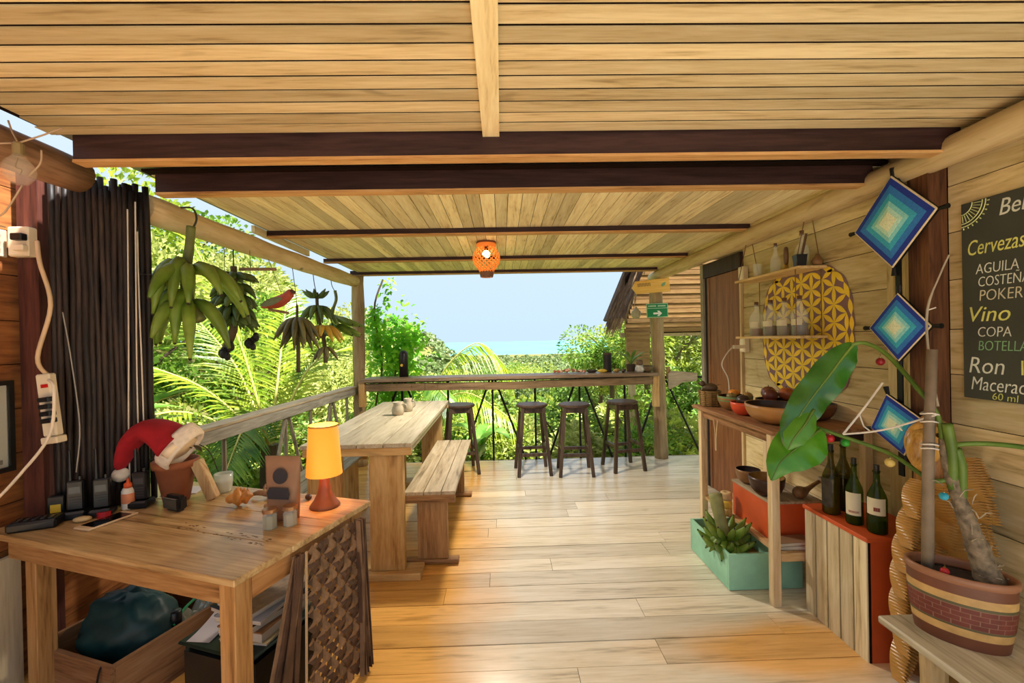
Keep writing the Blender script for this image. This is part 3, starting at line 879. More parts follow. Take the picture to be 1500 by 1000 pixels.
t = thing('charger', 'black box charger lying at the wall end of the desk', 'charger', (-1.975, 1.885, DZ), R(22))
MB().box(-0.08, 0.08, -0.045, 0.045, 0, 0.038).build('case', BP, t, bevel=0.008)
for q in range(5):
    MB().box(-0.06 + q * 0.026, -0.048 + q * 0.026, -0.02, 0.02, 0.038, 0.041).build('contact', plain('radio_display', S(90, 96, 100), 0.2), t)
t = thing('battery_box', 'black box with small yellow label standing below the cables', 'box', (-1.985, 1.985, DZ), R(20))
MB().box(-0.03, 0.03, -0.02, 0.02, 0, 0.10).build('case', BP, t, bevel=0.004)
MB().box(-0.018, 0.018, -0.0212, -0.0202, 0.03, 0.065).build('sticker', plain('yellow_sticker', S(214, 176, 50), 0.5), t)
t = thing('smartphone', 'white framed smartphone lying face up on the desk', 'phone', (-1.72, 1.925, DZ), R(-17))
MB().box(-0.045, 0.045, -0.095, 0.095, 0, 0.009).build('case', plain('phone_gold', S(222, 196, 160), 0.35, var=0.05), t, bevel=0.003)
MB().box(-0.039, 0.039, -0.072, 0.072, 0.009, 0.0098).build('screen', plain('phone_screen', S(26, 20, 20), 0.1), t)
t = thing('red_tape', 'small red roll of tape lying beneath the glue bottle', 'tape', (-1.785, 1.985, DZ))
MB().lathe([(0.012, 0.0), (0.026, 0.0), (0.026, 0.024), (0.012, 0.024), (0.012, 0.0)], 18, cap0=False, cap1=False).build('roll', plain('red_tape', S(176, 32, 44), 0.45), t)
t = thing('shell_comb', 'pale rounded shell next to the white phone', 'shell', (-1.83, 1.93, DZ), R(20))
MB().ball((0, 0, 0.012), (0.034, 0.018, 0.012), 12, 8).build('shell_body', plain('pale_shell', S(210, 180, 130), 0.4), t, smooth=True)
t = thing('paper_sheet', 'white folded paper lying behind the glue bottle', 'paper', (-1.66, 2.30, DZ), R(10))
MB().box(-0.08, 0.08, -0.06, 0.06, 0, 0.004).build('sheet', plain('white_paper', S(216, 208, 208), 0.7, var=0.05), t)

# santa hat draped over the plant sticks
t = thing('red_hat', 'red felt hat with white trim and pompom draped above the terracotta pot', 'hat', (-1.60, 2.095, 0.965))
RED = plain('red_felt', S(150, 18, 30), 0.9, var=0.2, scale=14)
WFELT = plain('white_fleece', S(218, 206, 190), 0.95, var=0.1, scale=50, bump=0.5)
path = catmull([(0.06, 0.0, 0.075), (0.0, 0.0, 0.125), (-0.075, 0.0, 0.145), (-0.15, 0.0, 0.09), (-0.195, 0.0, 0.0), (-0.205, 0, -0.04)], 5)
rad = []
for i in range(len(path)):
    u = i / (len(path) - 1)
    rad.append(0.102 * (1 - u) ** 0.8 + 0.013)
MB().tube(path, rad, 18, flat=0.6).build('hat_cone', RED, t, smooth=True)
ax = Vector((0.075, 0, -0.065)).normalized(); sx_ = Vector((0.065, 0, 0.075)).normalized(); sy_ = Vector((0, 1, 0))
m = MB(); vs = []; fs = []
prof_ = [(0.0, 0.104), (-0.012, 0.112), (0.0, 0.120), (0.03, 0.122), (0.058, 0.117), (0.066, 0.107), (0.058, 0.098), (0.02, 0.096)]
for (h_, r_) in prof_:
    for i in range(28):
        a = 2 * math.pi * i / 28
        p = Vector((0.052, 0, 0.082)) + ax * h_ + sx_ * math.cos(a) * r_ + sy_ * math.sin(a) * r_ * 0.62
        vs.append(p)
for k in range(len(prof_)):
    for i in range(28):
        a = k * 28 + i; b_ = k * 28 + (i + 1) % 28; c_ = ((k + 1) % len(prof_)) * 28
        fs.append((a, b_, c_ + (i + 1) % 28, c_ + i))
m.add(vs, fs); m.build('trim', WFELT, t, smooth=True)
MB().tube([Vector((0.052, 0, 0.082)) + ax * 0.02, Vector((0.052, 0, 0.082)) + ax * 0.05], [0.095, 0.09], 18, flat=0.62).build('lining', plain('hat_lining', S(226, 208, 180), 0.9), t, smooth=True)
MB().ball((-0.205, 0, -0.062), 0.034, 14, 10).build('pompom', WFELT, t, smooth=True)

# ------------------------------------------------------------------ wall and cables on the left
WPL = plain('cream_plastic', S(224, 208, 180), 0.45, var=0.06)
t = thing('outlet_box', 'cream surface mounted socket box on the dark reddish post', 'socket', (-2.112, 2.008, 1.975))
MB().box(-0.042, 0.048, -0.045, 0.0, -0.065, 0.065).build('housing', WPL, t, bevel=0.006)
MB().box(0.0, 0.05, -0.075, -0.045, 0.0, 0.03).build('plug', BP, t, bevel=0.004)
MB().box(0.005, 0.05, -0.07, -0.045, -0.045, -0.018).build('plug', WPL, t, bevel=0.004)
t = thing('switch_plate', 'greyish switch plate on the brown wall behind the socket box', 'switch', (-2.198, 1.955, 1.97))
MB().box(0, 0.012, -0.04, 0.04, -0.06, 0.06).build('plate', plain('grey_plate', S(176, 160, 140), 0.5), t, bevel=0.003)
for q in (-0.03, 0.0, 0.03):
    MB().lathe([(0.010, 0), (0.010, 0.006), (0, 0.006)], 10, M=Matrix.Translation((0.012, 0, q)) @ Matrix.Rotation(R(90), 4, 'Y')).build('button', plain('grey_button', S(140, 126, 110), 0.5), t)
t = thing('power_strip', 'cream power strip hanging by its cord with black plugs', 'power strip', (-1.955, 1.93, 1.26))
Mx = Matrix.Rotation(R(-6), 4, 'Y')
m = MB(); m.box(-0.03, 0.03, -0.018, 0.018, -0.135, 0.135, M=Mx); m.build('case', WPL, t, bevel=0.006)
m = MB(); m.box(-0.006, 0.022, -0.0215, -0.018, 0.075, 0.09, M=Mx); m.build('red_switch', plain('red_switch', S(200, 30, 24), 0.3), t)
for q in range(4):
    m = MB(); m.box(-0.002, 0.045, -0.05, -0.018, -0.075 + q * 0.03, -0.055 + q * 0.03, M=Mx); m.build('plug', BP, t, bevel=0.003)
m = MB(); m.box(-0.03, 0.04, -0.03, 0.018, -0.165, -0.136, M=Mx); m.build('end_adapter', WPL, t, bevel=0.004)
CABW = plain('cream_cable', S(206, 176, 140), 0.5)
tag(MB().tube(catmull([(0, 0, 0), (0.04, -0.03, -0.1), (0.08, -0.03, -0.28), (0.02, -0.03, -0.5), (0.022, 0.01, -0.58)], 6), 0.008, 8).build('power_cable', CABW, loc=(-1.99, 1.93, 1.965 - 0.0), smooth=True), 'thick cream cable looping from the socket box to the power strip', 'cable')
tag(MB().tube(catmull([(0.02, 0, 0.10), (0.07, -0.03, 0.06), (0.05, -0.03, -0.12), (-0.06, -0.03, -0.27), (-0.2, -0.05, -0.42), (-0.22, -0.2, -0.44)], 6), 0.006, 8).build('power_cable', plain('white_cable', S(224, 210, 190), 0.5), loc=(-1.94, 1.895, 1.27), smooth=True), 'white cable sweeping from the power strip past the framed paper', 'cable')
tag(MB().tube(catmull([(0, 0, 0), (0.03, 0.0, -0.2), (0.06, 0, -0.5), (0.04, 0.0, -0.7)], 6), 0.0025, 6).build('power_cable', plain('grey_cable', S(150, 146, 140), 0.5), loc=(-1.91, 1.95, 1.66), smooth=True), 'thin grey cable hanging down in front of the blackish canes', 'cable')
t = thing('framed_certificate', 'black framed white certificate on the brown plank wall', 'picture', (-2.198, 1.82, 1.165))
BLK = plain('frame_black', S(30, 28, 26), 0.4)
for (a, b_, c, d_) in ((-0.18, 0.18, 0.18, 0.2), (-0.18, 0.18, -0.2, -0.18), (-0.18, -0.16, -0.18, 0.18), (0.16, 0.18, -0.18, 0.18)):
    MB().box(0, 0.02, a, b_, c, d_).build('frame_bar', BLK, t)
MB().box(0.0, 0.006, -0.16, 0.16, -0.18, 0.18).build('sheet', plain('certificate_paper', S(206, 198, 186), 0.3, var=0.05), t)
m = MB()
for q in range(9):
    m.box(0.006, 0.0066, -0.12, 0.10 + 0.03 * ((q * 7) % 3 - 1), 0.05 - q * 0.018, 0.0525 - q * 0.018)
m.build('printed_lines', plain('print_grey', S(120, 112, 106), 0.6), t)
m = MB(); m.box(0.006, 0.0066, 0.02, 0.14, -0.165, -0.145); m.box(0.006, 0.0066, 0.09, 0.115, -0.12, -0.10); m.build('printed_footer', plain('print_dark', S(90, 70, 50), 0.6), t)
MB().box(0.0095, 0.0105, -0.16, 0.16, -0.18, 0.18).build('glass_pane', glass_mat('frame_glass', alpha=0.12), t)
# bare bulb with string wires
t = thing('string_light', 'bare clear bulb on thin wire in front of the brown log', 'light bulb', (-1.60, 1.50, 2.10))
MB().lathe([(0.0, -0.052), (0.022, -0.046), (0.040, -0.022), (0.043, 0.0), (0.036, 0.022), (0.020, 0.042), (0.014, 0.052)], 16, cap1=False).build('glass', glass_mat('bulb_glass', (0.98, 0.96, 0.9, 1), alpha=0.12), t, smooth=True)
MB().lathe([(0.015, 0.050), (0.016, 0.085), (0.010, 0.092), (0, 0.092)], 12).build('socket', plain('bulb_socket', S(150, 130, 90), 0.4, metal=0.4), t)
MB().tube(catmull([(0, 0, -0.02), (0.01, 0, 0.0), (-0.01, 0, 0.01), (0, 0, 0.04)], 4), 0.0015, 5).build('filament', plain('filament', S(120, 90, 40), 0.5), t)
WIRE = plain('tan_wire', S(176, 150, 124), 0.6)
for pts in ([(0, 0, 0.09), (-0.05, 0.03, 0.14), (-0.085, 0.05, 0.19)], [(0, 0, 0.09), (0.08, 0.0, 0.115), (0.13, 0.02, 0.15)], [(0, 0, 0.09), (-0.12, 0, 0.088), (-0.2, 0, 0.085)],
            [(0.01, 0, -0.05), (-0.05, 0.0, -0.14), (-0.10, 0.0, -0.17), (-0.05, 0.0, -0.19)], [(0.03, 0, -0.02), (0.07, 0.0, 0.02), (0.075, 0.0, 0.065)]):
    MB().tube(catmull(pts, 5), 0.0028, 5).build('wire', WIRE, t, smooth=True)

# ------------------------------------------------------------------ below the desk
W_CRATE = wood('crate_brown', S(88, 58, 38), S(138, 98, 64), S(160, 120, 84), 'x', rough=0.7, var=0.15)
W_CRATEY = wood('crate_brown', S(88, 58, 38), S(138, 98, 64), S(160, 120, 84), 'y', rough=0.7, var=0.15)
t = thing('storage_crate', 'low brown wooden crate under the desk holding the green bag', 'crate', (-1.585, 1.77, 0), ROT)
MB().box(-0.50, 0.0, 0.0, 0.018, 0.0, 0.225).build('front_board', W_CRATE, t)
MB().box(-0.50, 0.0, 0.55, 0.568, 0.0, 0.225).build('back_board', W_CRATE, t)
MB().box(-0.018, 0.0, 0.0185, 0.5495, 0.0, 0.225).build('side_board', W_CRATEY, t)
MB().box(-0.50, -0.482, 0.0185, 0.5495, 0.0, 0.225).build('side_board', W_CRATEY, t)
MB().box(-0.4815, -0.0185, 0.0185, 0.5495, 0.002, 0.018).build('base_board', W_CRATE, t)
CM = Matrix.Translation((-1.585, 1.77, 0)) @ Matrix.Rotation(ROT, 4, 'Z')
def cw(x, y, z): return CM @ Vector((x, y, z))
# green bag
m = MB(); vs = []; fs = []
N_, M_ = 30, 20
for i in range(M_ + 1):
    th = math.pi * i / M_
    for j in range(N_):
        a = 2 * math.pi * j / N_
        p = Vector((math.sin(th) * math.cos(a), math.sin(th) * math.sin(a), -math.cos(th)))
        f_ = 1 + 0.14 * noise.noise(p * 2.1 + Vector((3, 1, 5))) - 0.14 * (1 - abs(noise.noise(p * 3.5))) ** 4
        vs.append((p.x * 0.225 * f_, p.y * 0.165 * f_, 0.19 + p.z * 0.185 * f_))
for i in range(M_):
    for j in range(N_):
        a = i * N_ + j; b_ = i * N_ + (j + 1) % N_
        fs.append((a, b_, b_ + N_, a + N_))
m.add(vs, fs)
t = thing('green_bag', 'dark teal fabric bag slumped in the wooden crate', 'bag', cw(-0.245, 0.215, 0.02), ROT)
m.build('bag_body', plain('teal_cloth', S(14, 52, 54), 0.5, var=0.5, scale=7, spec=0.4), t, smooth=True)
MB().tube(catmull([(0.14, -0.10, 0.13), (0.17, -0.16, 0.14), (0.19, -0.2125, 0.20), (0.195, -0.236, 0.12), (0.195, -0.24, 0.02)], 5), 0.004, 6).build('drawstring', BLACKM, t)
t = thing('plastic_bag', 'crumpled clear plastic bag with green edge in the wooden crate', 'bag', cw(-0.10, 0.40, 0.02), ROT)
m = MB(); vs = []; fs = []
for i in range(13):
    for j in range(13):
        x = -0.07 + 0.14 * i / 12; y = -0.13 + 0.26 * j / 12
        vs.append((x, y, 0.16 + 0.07 * noise.noise(Vector((x * 17, y * 17, 2))) + 0.03 * noise.noise(Vector((x * 45, y * 45, 8)))))
for i in range(12):
    for j in range(12):
        q = i * 13 + j
        fs.append((q, q + 13, q + 14, q + 1))
m.add(vs, fs); m.build('film', plain('clear_film', S(190, 196, 184), 0.15, spec=0.7, var=0.3, scale=20), t)
MB().tube(catmull([(0.06, -0.13, 0.20), (0.02, -0.05, 0.225), (0.0, 0.05, 0.235), (0.03, 0.12, 0.24)], 5), 0.006, 6).build('green_edge', plain('green_strip', S(20, 140, 84), 0.4), t)
t = thing('black_jar', 'small black jar with copper lettering beside the green bag', 'jar', cw(-0.06, 0.29, 0.205), ROT)
MB().lathe([(0, 0), (0.026, 0), (0.028, 0.004), (0.028, 0.062), (0.024, 0.068), (0, 0.068)], 16).build('body', BP, t, smooth=True)
# dark storage box
t = thing('storage_box', 'black plastic storage box under the desk covered with papers', 'box', (-1.33, 1.80, 0), ROT)
MB().box(0.0, 0.37, 0.0, 0.36, 0, 0.29).build('body', plain('box_black', S(18, 24, 26), 0.45, var=0.2), t, bevel=0.02, seg=2)
MB().box(-0.008, 0.378, -0.008, 0.368, 0.2905, 0.305).build('lid', plain('box_green', S(14, 38, 30), 0.4, var=0.2), t, bevel=0.006)
BM = Matrix.Translation((-1.33, 1.80, 0)) @ Matrix.Rotation(ROT, 4, 'Z')
def bw(x, y, z): return BM @ Vector((x, y, z))
z = 0.306
labs = ['beige flat envelope at the bottom of the magazine pile', 'tan paper folder low in the magazine pile', 'brown cardboard sleeve in the magazine pile', 'black bound book in the magazine pile', 'white edged booklet in the magazine pile', 'dark blue magazine near the top of the pile', 'colourful illustrated magazine on top of the pile']
cols = [S(196, 176, 130), S(176, 140, 92), S(150, 104, 64), S(40, 34, 34), S(206, 204, 206), S(38, 60, 84), S(170, 140, 110)]
for i in range(7):
    hgt = [0.012, 0.02, 0.03, 0.03, 0.016, 0.02, 0.016][i]
    c = bw(0.24 + rnd.uniform(-0.015, 0.015), 0.19 + rnd.uniform(-0.015, 0.015), z)
    t = thing('magazine', labs[i], 'magazine', c, ROT + R(rnd.uniform(-9, 9)), 'magazines piled on the storage box')
    MB().box(-0.105, 0.105, -0.14, 0.14, 0.0, hgt * 0.82).build('pages', plain('page_edge', S(196, 186, 170), 0.8), t)
    MB().box(-0.108, 0.108, -0.143, 0.143, hgt * 0.82, hgt).build('cover', plain('cover_%d' % i, cols[i], 0.35, var=0.35 if i == 6 else 0.1, scale=25), t)
    z += hgt + 0.0006
for i, (x, y, lab) in enumerate(((0.06, 0.10, 'loose white sheet curling on the storage box lid'),)):
    t = thing('paper_sheet', lab, 'paper', bw(x, y, 0.3065), ROT + R(12))
    m = MB(); vs = []; fs = []
    for a in range(9):
        for b2 in range(2):
            u = a / 8
            vs.append((-0.05 + 0.1 * b2, -0.09 + 0.2 * u, 0.0 + 0.05 * u * u))
    for a in range(8):
        fs.append((a * 2, a * 2 + 1, a * 2 + 3, a * 2 + 2))
    m.add(vs, fs); m.build('sheet', plain('white_paper', S(216, 208, 208), 0.7, var=0.05), t, smooth=True)
# pale panel at the wall
tag(MB().box(-0.012, 0.012, -0.22, 0.27, 0, 0.60).build('pale_panel', wood('pale_panel', S(186, 166, 130), S(212, 194, 160), S(226, 210, 180), 'z', var=0.05, knots=0), loc=(-2.17, 1.72, 0)), 'pale plywood panel leaning on the brown wall under the desk', 'panel')

# woven palm mat on the desk's open side
t = thing('palm_mat', 'brown woven palm leaf mat with loose strips hanging from the desk side', 'mat', (-0.772, 1.66, 0), R(71))
PM = plain('palm_strip', S(136, 106, 80), 0.55, var=0.35, scale=12)
PM2 = plain('palm_strip_dark', S(88, 64, 50), 0.55, var=0.35, scale=12)
Wd, Z0, Z1 = 0.36, 0.03, 0.71
stp = 0.046
slope = 1.35
def clipline(c, sgn):
    pts = []
    n = 60
    for i in range(n + 1):
        z = Z0 + (Z1 - Z0) * i / n
        x = c + sgn * (z - Z0) / slope
        if 0.03 <= x <= Wd - 0.03:
            pts.append((x, z))
    return pts
def strip(sgn, k, c):
    pts = clipline(c, sgn)
    if len(pts) < 5: return
    m = MB(); vs = []; fs = []
    d = Vector((sgn / slope, 0, 1)).normalized(); sd = Vector((d.z, 0, -d.x))
    for i, (x, z) in enumerate(pts):
        u = (z / slope + (-sgn) * x) if False else (x - sgn * (-(z - Z0)) / slope if sgn > 0 else x + (z - Z0) / slope)
        # phase along the strip, alternating over and under
        ph = math.pi * ((z - Z0) * 2 / slope) / stp + math.pi * k
        off = 0.006 * math.sin(ph + (0 if sgn > 0 else math.pi))
        p = Vector((x, -off, z))
        vs += [p - sd * 0.0135, p + Vector((0, -0.002, 0)), p + sd * 0.0135]
    for i in range(len(pts) - 1):
        a = 3 * i
        fs += [(a, a + 1, a + 4, a + 3), (a + 1, a + 2, a + 5, a + 4)]
    m.add(vs, fs); m.build('woven_strip', PM if (k + (sgn > 0)) % 2 else PM2, t)
k = 0
c = -0.6
while c < 1.0:
    strip(1, k, c); strip(-1, k, c)
    c += stp; k += 1
for q in range(16):
    x0 = 0.02 - rnd.uniform(0, 0.03); x1 = -0.05 - 0.15 * q / 15 + rnd.uniform(-0.01, 0.01)
    y0 = 0.012 + rnd.uniform(-0.01, 0.02)
    MB().bar((x0, y0, 0.70), (x1 + 0.03, y0 + 0.03 * q / 15, 0.02), 0.004, 0.022, up=(1, 0, 0)).build('loose_strip', PM2 if q % 3 else PM, t)
for q in range(12):
    x0 = Wd - 0.03 + rnd.uniform(-0.03, 0.02); x1 = Wd + rnd.uniform(-0.05, 0.03)
    MB().bar((x0, -0.012 + rnd.uniform(-0.012, 0.012), 0.712), (x1, -0.014 + rnd.uniform(-0.014, 0.012), 0.02), 0.004, 0.022, up=(0, 1, 0)).build('loose_strip', PM2 if q % 3 else PM, t)
MB().bar((0.02, -0.006, 0.71), (0.0, -0.006, 0.02), 0.005, 0.008).build('edge_rib', plain('pale_rib', S(190, 160, 124), 0.6), t)
# cups on the table
def cup(x, y, lab):
    t = thing('clay_jug', lab, 'jug', (x, y, 0.8635))
    CL = plain('grey_clay', S(178, 168, 146), 0.55, var=0.15)
    MB().lathe([(0, 0), (0.042, 0), (0.052, 0.02), (0.054, 0.045), (0.044, 0.075), (0.036, 0.09), (0.046, 0.112), (0.041, 0.112), (0.031, 0.09), (0.03, 0.06)], 20, cap1=False).build('body', CL, t, smooth=True)
    MB().tube(catmull([(0.036, 0, 0.095), (0.07, 0, 0.085), (0.075, 0, 0.05), (0.05, 0, 0.03)], 4), 0.006, 6).build('handle', CL, t, smooth=True)
    return t
cup(-0.92, 3.84, 'small squat clay jug on the table, the wider mouthed one')
c2 = cup(-0.87, 4.02, 'small slimmer clay jug just behind the wide mouthed jug'); c2.scale = (0.85, 0.85, 1.05)
# ================================================================== right side
W_SHELF = wood('shelf_pale', S(160, 130, 92), S(208, 180, 138), S(228, 206, 170), 'z', rough=0.6, var=0.12)
W_SHELFY = wood('shelf_pale', S(140, 106, 66), S(192, 156, 108), S(216, 184, 140), 'y', rough=0.6, var=0.12)
W_SHELFX = wood('shelf_pale', S(140, 106, 66), S(192, 156, 108), S(216, 184, 140), 'x', rough=0.6, var=0.12)
W_STOP = wood('shelf_top_brown', S(86, 54, 34), S(140, 98, 66), S(170, 126, 92), 'y', rough=0.5, var=0.1)
t = thing('shelf_unit', 'open wooden shelf unit against the plank wall carrying fruit bowls', 'shelf', (1.745, 2.84, 0))
for i in range(3):
    MB().box(-0.285 + i * 0.19, -0.0965 + i * 0.19, -0.50, 0.50, 0.945, 0.97).build('top_board', W_STOP, t, bevel=0.002)
for (x, y) in ((-0.262, -0.465), (-0.235, 0.44), (0.262, -0.465), (0.262, 0.44)):
    MB().box(x - 0.022, x + 0.022, y - 0.022, y + 0.022, 0.0, 0.944).build('leg', W_SHELF, t, bevel=0.002)
MB().box(-0.235, 0.24, -0.478, -0.452, 0.245, 0.292).build('lower_rail', W_SHELFX, t, bevel=0.002)
MB().box(-0.235, 0.24, 0.43, 0.456, 0.245, 0.292).build('lower_rail', W_SHELFX, t, bevel=0.002)
for i in range(3):
    MB().box(-0.235 + i * 0.165, -0.075 + i * 0.165, -0.45, 0.43, 0.268, 0.29).build('lower_board', W_SHELFY, t)
MB().box(-0.24, -0.218, -0.44, 0.42, 0.885, 0.943).build('apron', W_STOP, t)
MB().box(-0.235, 0.24, -0.478, -0.456, 0.90, 0.943).build('apron', W_DARK, t)
SZ = 0.9705
# bowls
def bowl(x, y, z, r, h, mat, inm, lab, name='bowl', cat='bowl', sx=1.0, sy=1.0, rz=0, tilt=0, band=None):
    t = thing(name, lab, cat, (x, y, z), R(rz))
    prof = [(0.0, 0.0), (r * 0.38, 0.0)]
    for k in range(1, 9):
        a = k / 8 * math.pi / 2
        prof.append((r * (0.38 + 0.62 * math.sin(a)), h * (1 - math.cos(a))))
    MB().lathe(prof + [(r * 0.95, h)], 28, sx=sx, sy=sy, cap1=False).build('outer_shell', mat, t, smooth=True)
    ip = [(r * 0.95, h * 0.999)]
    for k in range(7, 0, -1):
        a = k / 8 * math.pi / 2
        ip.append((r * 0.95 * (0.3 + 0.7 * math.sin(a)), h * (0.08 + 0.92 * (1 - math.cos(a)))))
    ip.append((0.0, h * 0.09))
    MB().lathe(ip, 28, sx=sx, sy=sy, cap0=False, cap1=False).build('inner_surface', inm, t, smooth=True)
    if band:
        k = 6.2 / 8 * math.pi / 2
        MB().lathe([(r * (0.38 + 0.62 * math.sin(k)) * 1.004, h * (1 - math.cos(k))), (r * 1.006, h * 0.99), (r * 1.003, h * 1.0)], 28, sx=sx, sy=sy, cap0=False, cap1=False).build('painted_band', band, t, smooth=True)
    return t
CALA = plain('calabash', S(170, 122, 70), 0.4, var=0.2, scale=8)
CALAD = plain('calabash_dark', S(60, 34, 26), 0.35, var=0.25, scale=8)
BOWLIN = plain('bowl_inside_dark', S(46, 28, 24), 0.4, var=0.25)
bowl(1.64, 3.05, SZ, 0.115, 0.10, plain('clay_bowl', S(150, 106, 62), 0.5, var=0.15), BOWLIN, 'clay bowl with a green painted rim beside the basket', band=plain('green_rim', S(104, 140, 90), 0.5), rz=0)
bowl(1.59, 2.852, SZ, 0.08, 0.085, plain('orange_glaze', S(214, 80, 48), 0.35, var=0.08), plain('orange_inside', S(190, 70, 44), 0.4), 'bright orange bowl between the clay and wooden bowls')
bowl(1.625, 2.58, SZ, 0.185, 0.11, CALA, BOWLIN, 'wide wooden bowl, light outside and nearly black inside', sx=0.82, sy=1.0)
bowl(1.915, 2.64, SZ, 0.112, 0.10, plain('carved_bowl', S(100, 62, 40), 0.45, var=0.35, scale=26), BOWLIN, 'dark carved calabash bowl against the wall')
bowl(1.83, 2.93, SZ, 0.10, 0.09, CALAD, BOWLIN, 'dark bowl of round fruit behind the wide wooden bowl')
# fruit
def fruit(x, y, z, r, col, lab, cat='fruit', name='fruit', sq=1.0, grp=None):
    t = thing(name, lab, cat, (x, y, z), R(rnd.uniform(0, 360)), grp)
    MB().lathe([(0.0, -r * sq * 0.97), (r * 0.35, -r * sq * 0.94), (r * 0.75, -r * sq * 0.68), (r * 0.97, -r * sq * 0.25), (r, r * sq * 0.1), (r * 0.86, r * sq * 0.55), (r * 0.5, r * sq * 0.87), (r * 0.15, r * sq * 0.96), (0.0, r * sq * 0.92)], 16).build('flesh', plain('fruit_' + name + str(int(col[0] * 999)), col, 0.3, var=0.3, scale=22), t, smooth=True)
    MB().tube([(0, 0, r * sq * 0.9), (0.003, 0, r * sq * 1.12)], 0.003, 5).build('stem', STEM, t)
    return t
fruit(1.79, 2.885, 1.088, 0.048, S(96, 48, 40), 'maroon passion fruit in the dark bowl', name='passion_fruit')
fruit(1.85, 3.0, 1.09, 0.048, S(110, 58, 40), 'reddish brown fruit at the back of the dark bowl', name='passion_fruit')
fruit(1.895, 2.875, 1.098, 0.052, S(156, 84, 48), 'orange and maroon mango in the dark bowl', name='mango', sq=0.85)
fruit(1.59, 2.85, 1.062, 0.045, S(52, 36, 34), 'dark aubergine coloured fruit in the orange bowl', name='dark_fruit', sq=0.9)
fruit(1.66, 3.10, 1.085, 0.04, S(222, 140, 50), 'orange fruit on top of the clay bowl', name='orange_fruit', sq=0.6)
fruit(1.60, 3.02, 1.07, 0.035, S(120, 104, 60), 'olive coloured root in the clay bowl', name='root', sq=0.7)
fruit(1.70, 3.00, 1.075, 0.035, S(150, 120, 70), 'pale brown root in the clay bowl', name='root', sq=0.7)
# basket with small figure
t = thing('basket', 'small wicker basket at the door end of the shelf', 'basket', (1.555, 3.25, SZ))
WK = plain('wicker', S(134, 106, 62), 0.7, var=0.3, scale=30)
for k in range(8):
    MB().tube([(0.062 * math.cos(2 * math.pi * i / 20) * (1 + 0.12 * k / 7), 0.062 * math.sin(2 * math.pi * i / 20) * (1 + 0.12 * k / 7), 0.008 + k * 0.0145) for i in range(21)], 0.008, 6, cap=False).build('coil', WK, t, smooth=True)
MB().lathe([(0, 0.002), (0.06, 0.002), (0.06, 0.01), (0, 0.01)], 18).build('bottom', WK, t)
for k in range(10):
    a = 2 * math.pi * k / 10
    MB().tube([(0.069 * math.cos(a), 0.069 * math.sin(a), 0.004), (0.079 * math.cos(a), 0.079 * math.sin(a), 0.116)], 0.004, 5).build('stake', WK, t)
t = thing('bird_figurine', 'small dark carved bird sitting in the wicker basket', 'figurine', (1.555, 3.245, SZ + 0.105), R(160))
FB = plain('carved_dark', S(84, 66, 46), 0.5, var=0.3)
MB().ball((0, 0, 0.03), (0.055, 0.034, 0.036), 14, 10).build('body', FB, t, smooth=True)
MB().ball((0.052, 0, 0.062), 0.022, 10, 8).build('head', FB, t, smooth=True)
MB().lathe([(0.008, 0), (0, 0.026)], 8, M=Matrix.Translation((0.07, 0, 0.064)) @ Matrix.Rotation(R(90), 4, 'Y')).build('beak', FB, t)
MB().blade((-0.03, 0, 0.04), (-1, 0, 0.35), (0, 0, 1), 0.06, 0.035, 3).build('tail', FB, t)
# lower: orange drawer box etc
ORG = plain('orange_paint', S(198, 84, 38), 0.5, var=0.12, scale=6)
t = thing('wooden_box', 'orange painted wooden box with weathered lid on the lower shelf', 'box', (1.70, 2.72, 0.2905))
for (a, b_, c, d_) in ((-0.15, 0.15, -0.21, -0.192), (-0.15, 0.15, 0.192, 0.21), (-0.15, -0.132, -0.1915, 0.1915), (0.132, 0.15, -0.1915, 0.1915)):
    MB().box(a, b_, c, d_, 0.0, 0.215).build('side_board', ORG, t)
for i in range(3):
    MB().box(-0.155 + i * 0.104, -0.053 + i * 0.104, -0.215, 0.215, 0.2155, 0.23).build('lid_board', W_GREY, t)
for i, (dz, c, lab) in enumerate(((0.0, S(186, 178, 160), 'grey covered book lying under another on the lower shelf'), (0.022, S(140, 110, 84), 'brown book on top of the grey one on the lower shelf'))):
    t = thing('book', lab, 'book', (1.625, 2.44, 0.2925 + dz), R(8 * i - 3), 'books on the lower shelf')
    MB().box(-0.10, 0.10, -0.045, 0.045, 0.002, 0.018).build('pages', plain('page_edge', S(196, 186, 170), 0.8), t)
    MB().box(-0.102, 0.102, -0.047, 0.047, 0.0181, 0.021).build('cover', plain('bookcover_%d' % i, c, 0.5), t)
    MB().box(-0.102, 0.102, -0.047, 0.047, 0.0, 0.0018).build('cover', plain('bookcover_%d' % i, c, 0.5), t)
BZ = 0.522
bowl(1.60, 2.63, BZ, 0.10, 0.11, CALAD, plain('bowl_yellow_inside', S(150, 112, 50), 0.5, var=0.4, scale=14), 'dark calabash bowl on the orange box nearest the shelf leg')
bowl(1.61, 2.85, BZ, 0.075, 0.09, plain('calabash_mid', S(134, 94, 56), 0.4, var=0.2), BOWLIN, 'smaller brown calabash bowl on the orange box', rz=0)
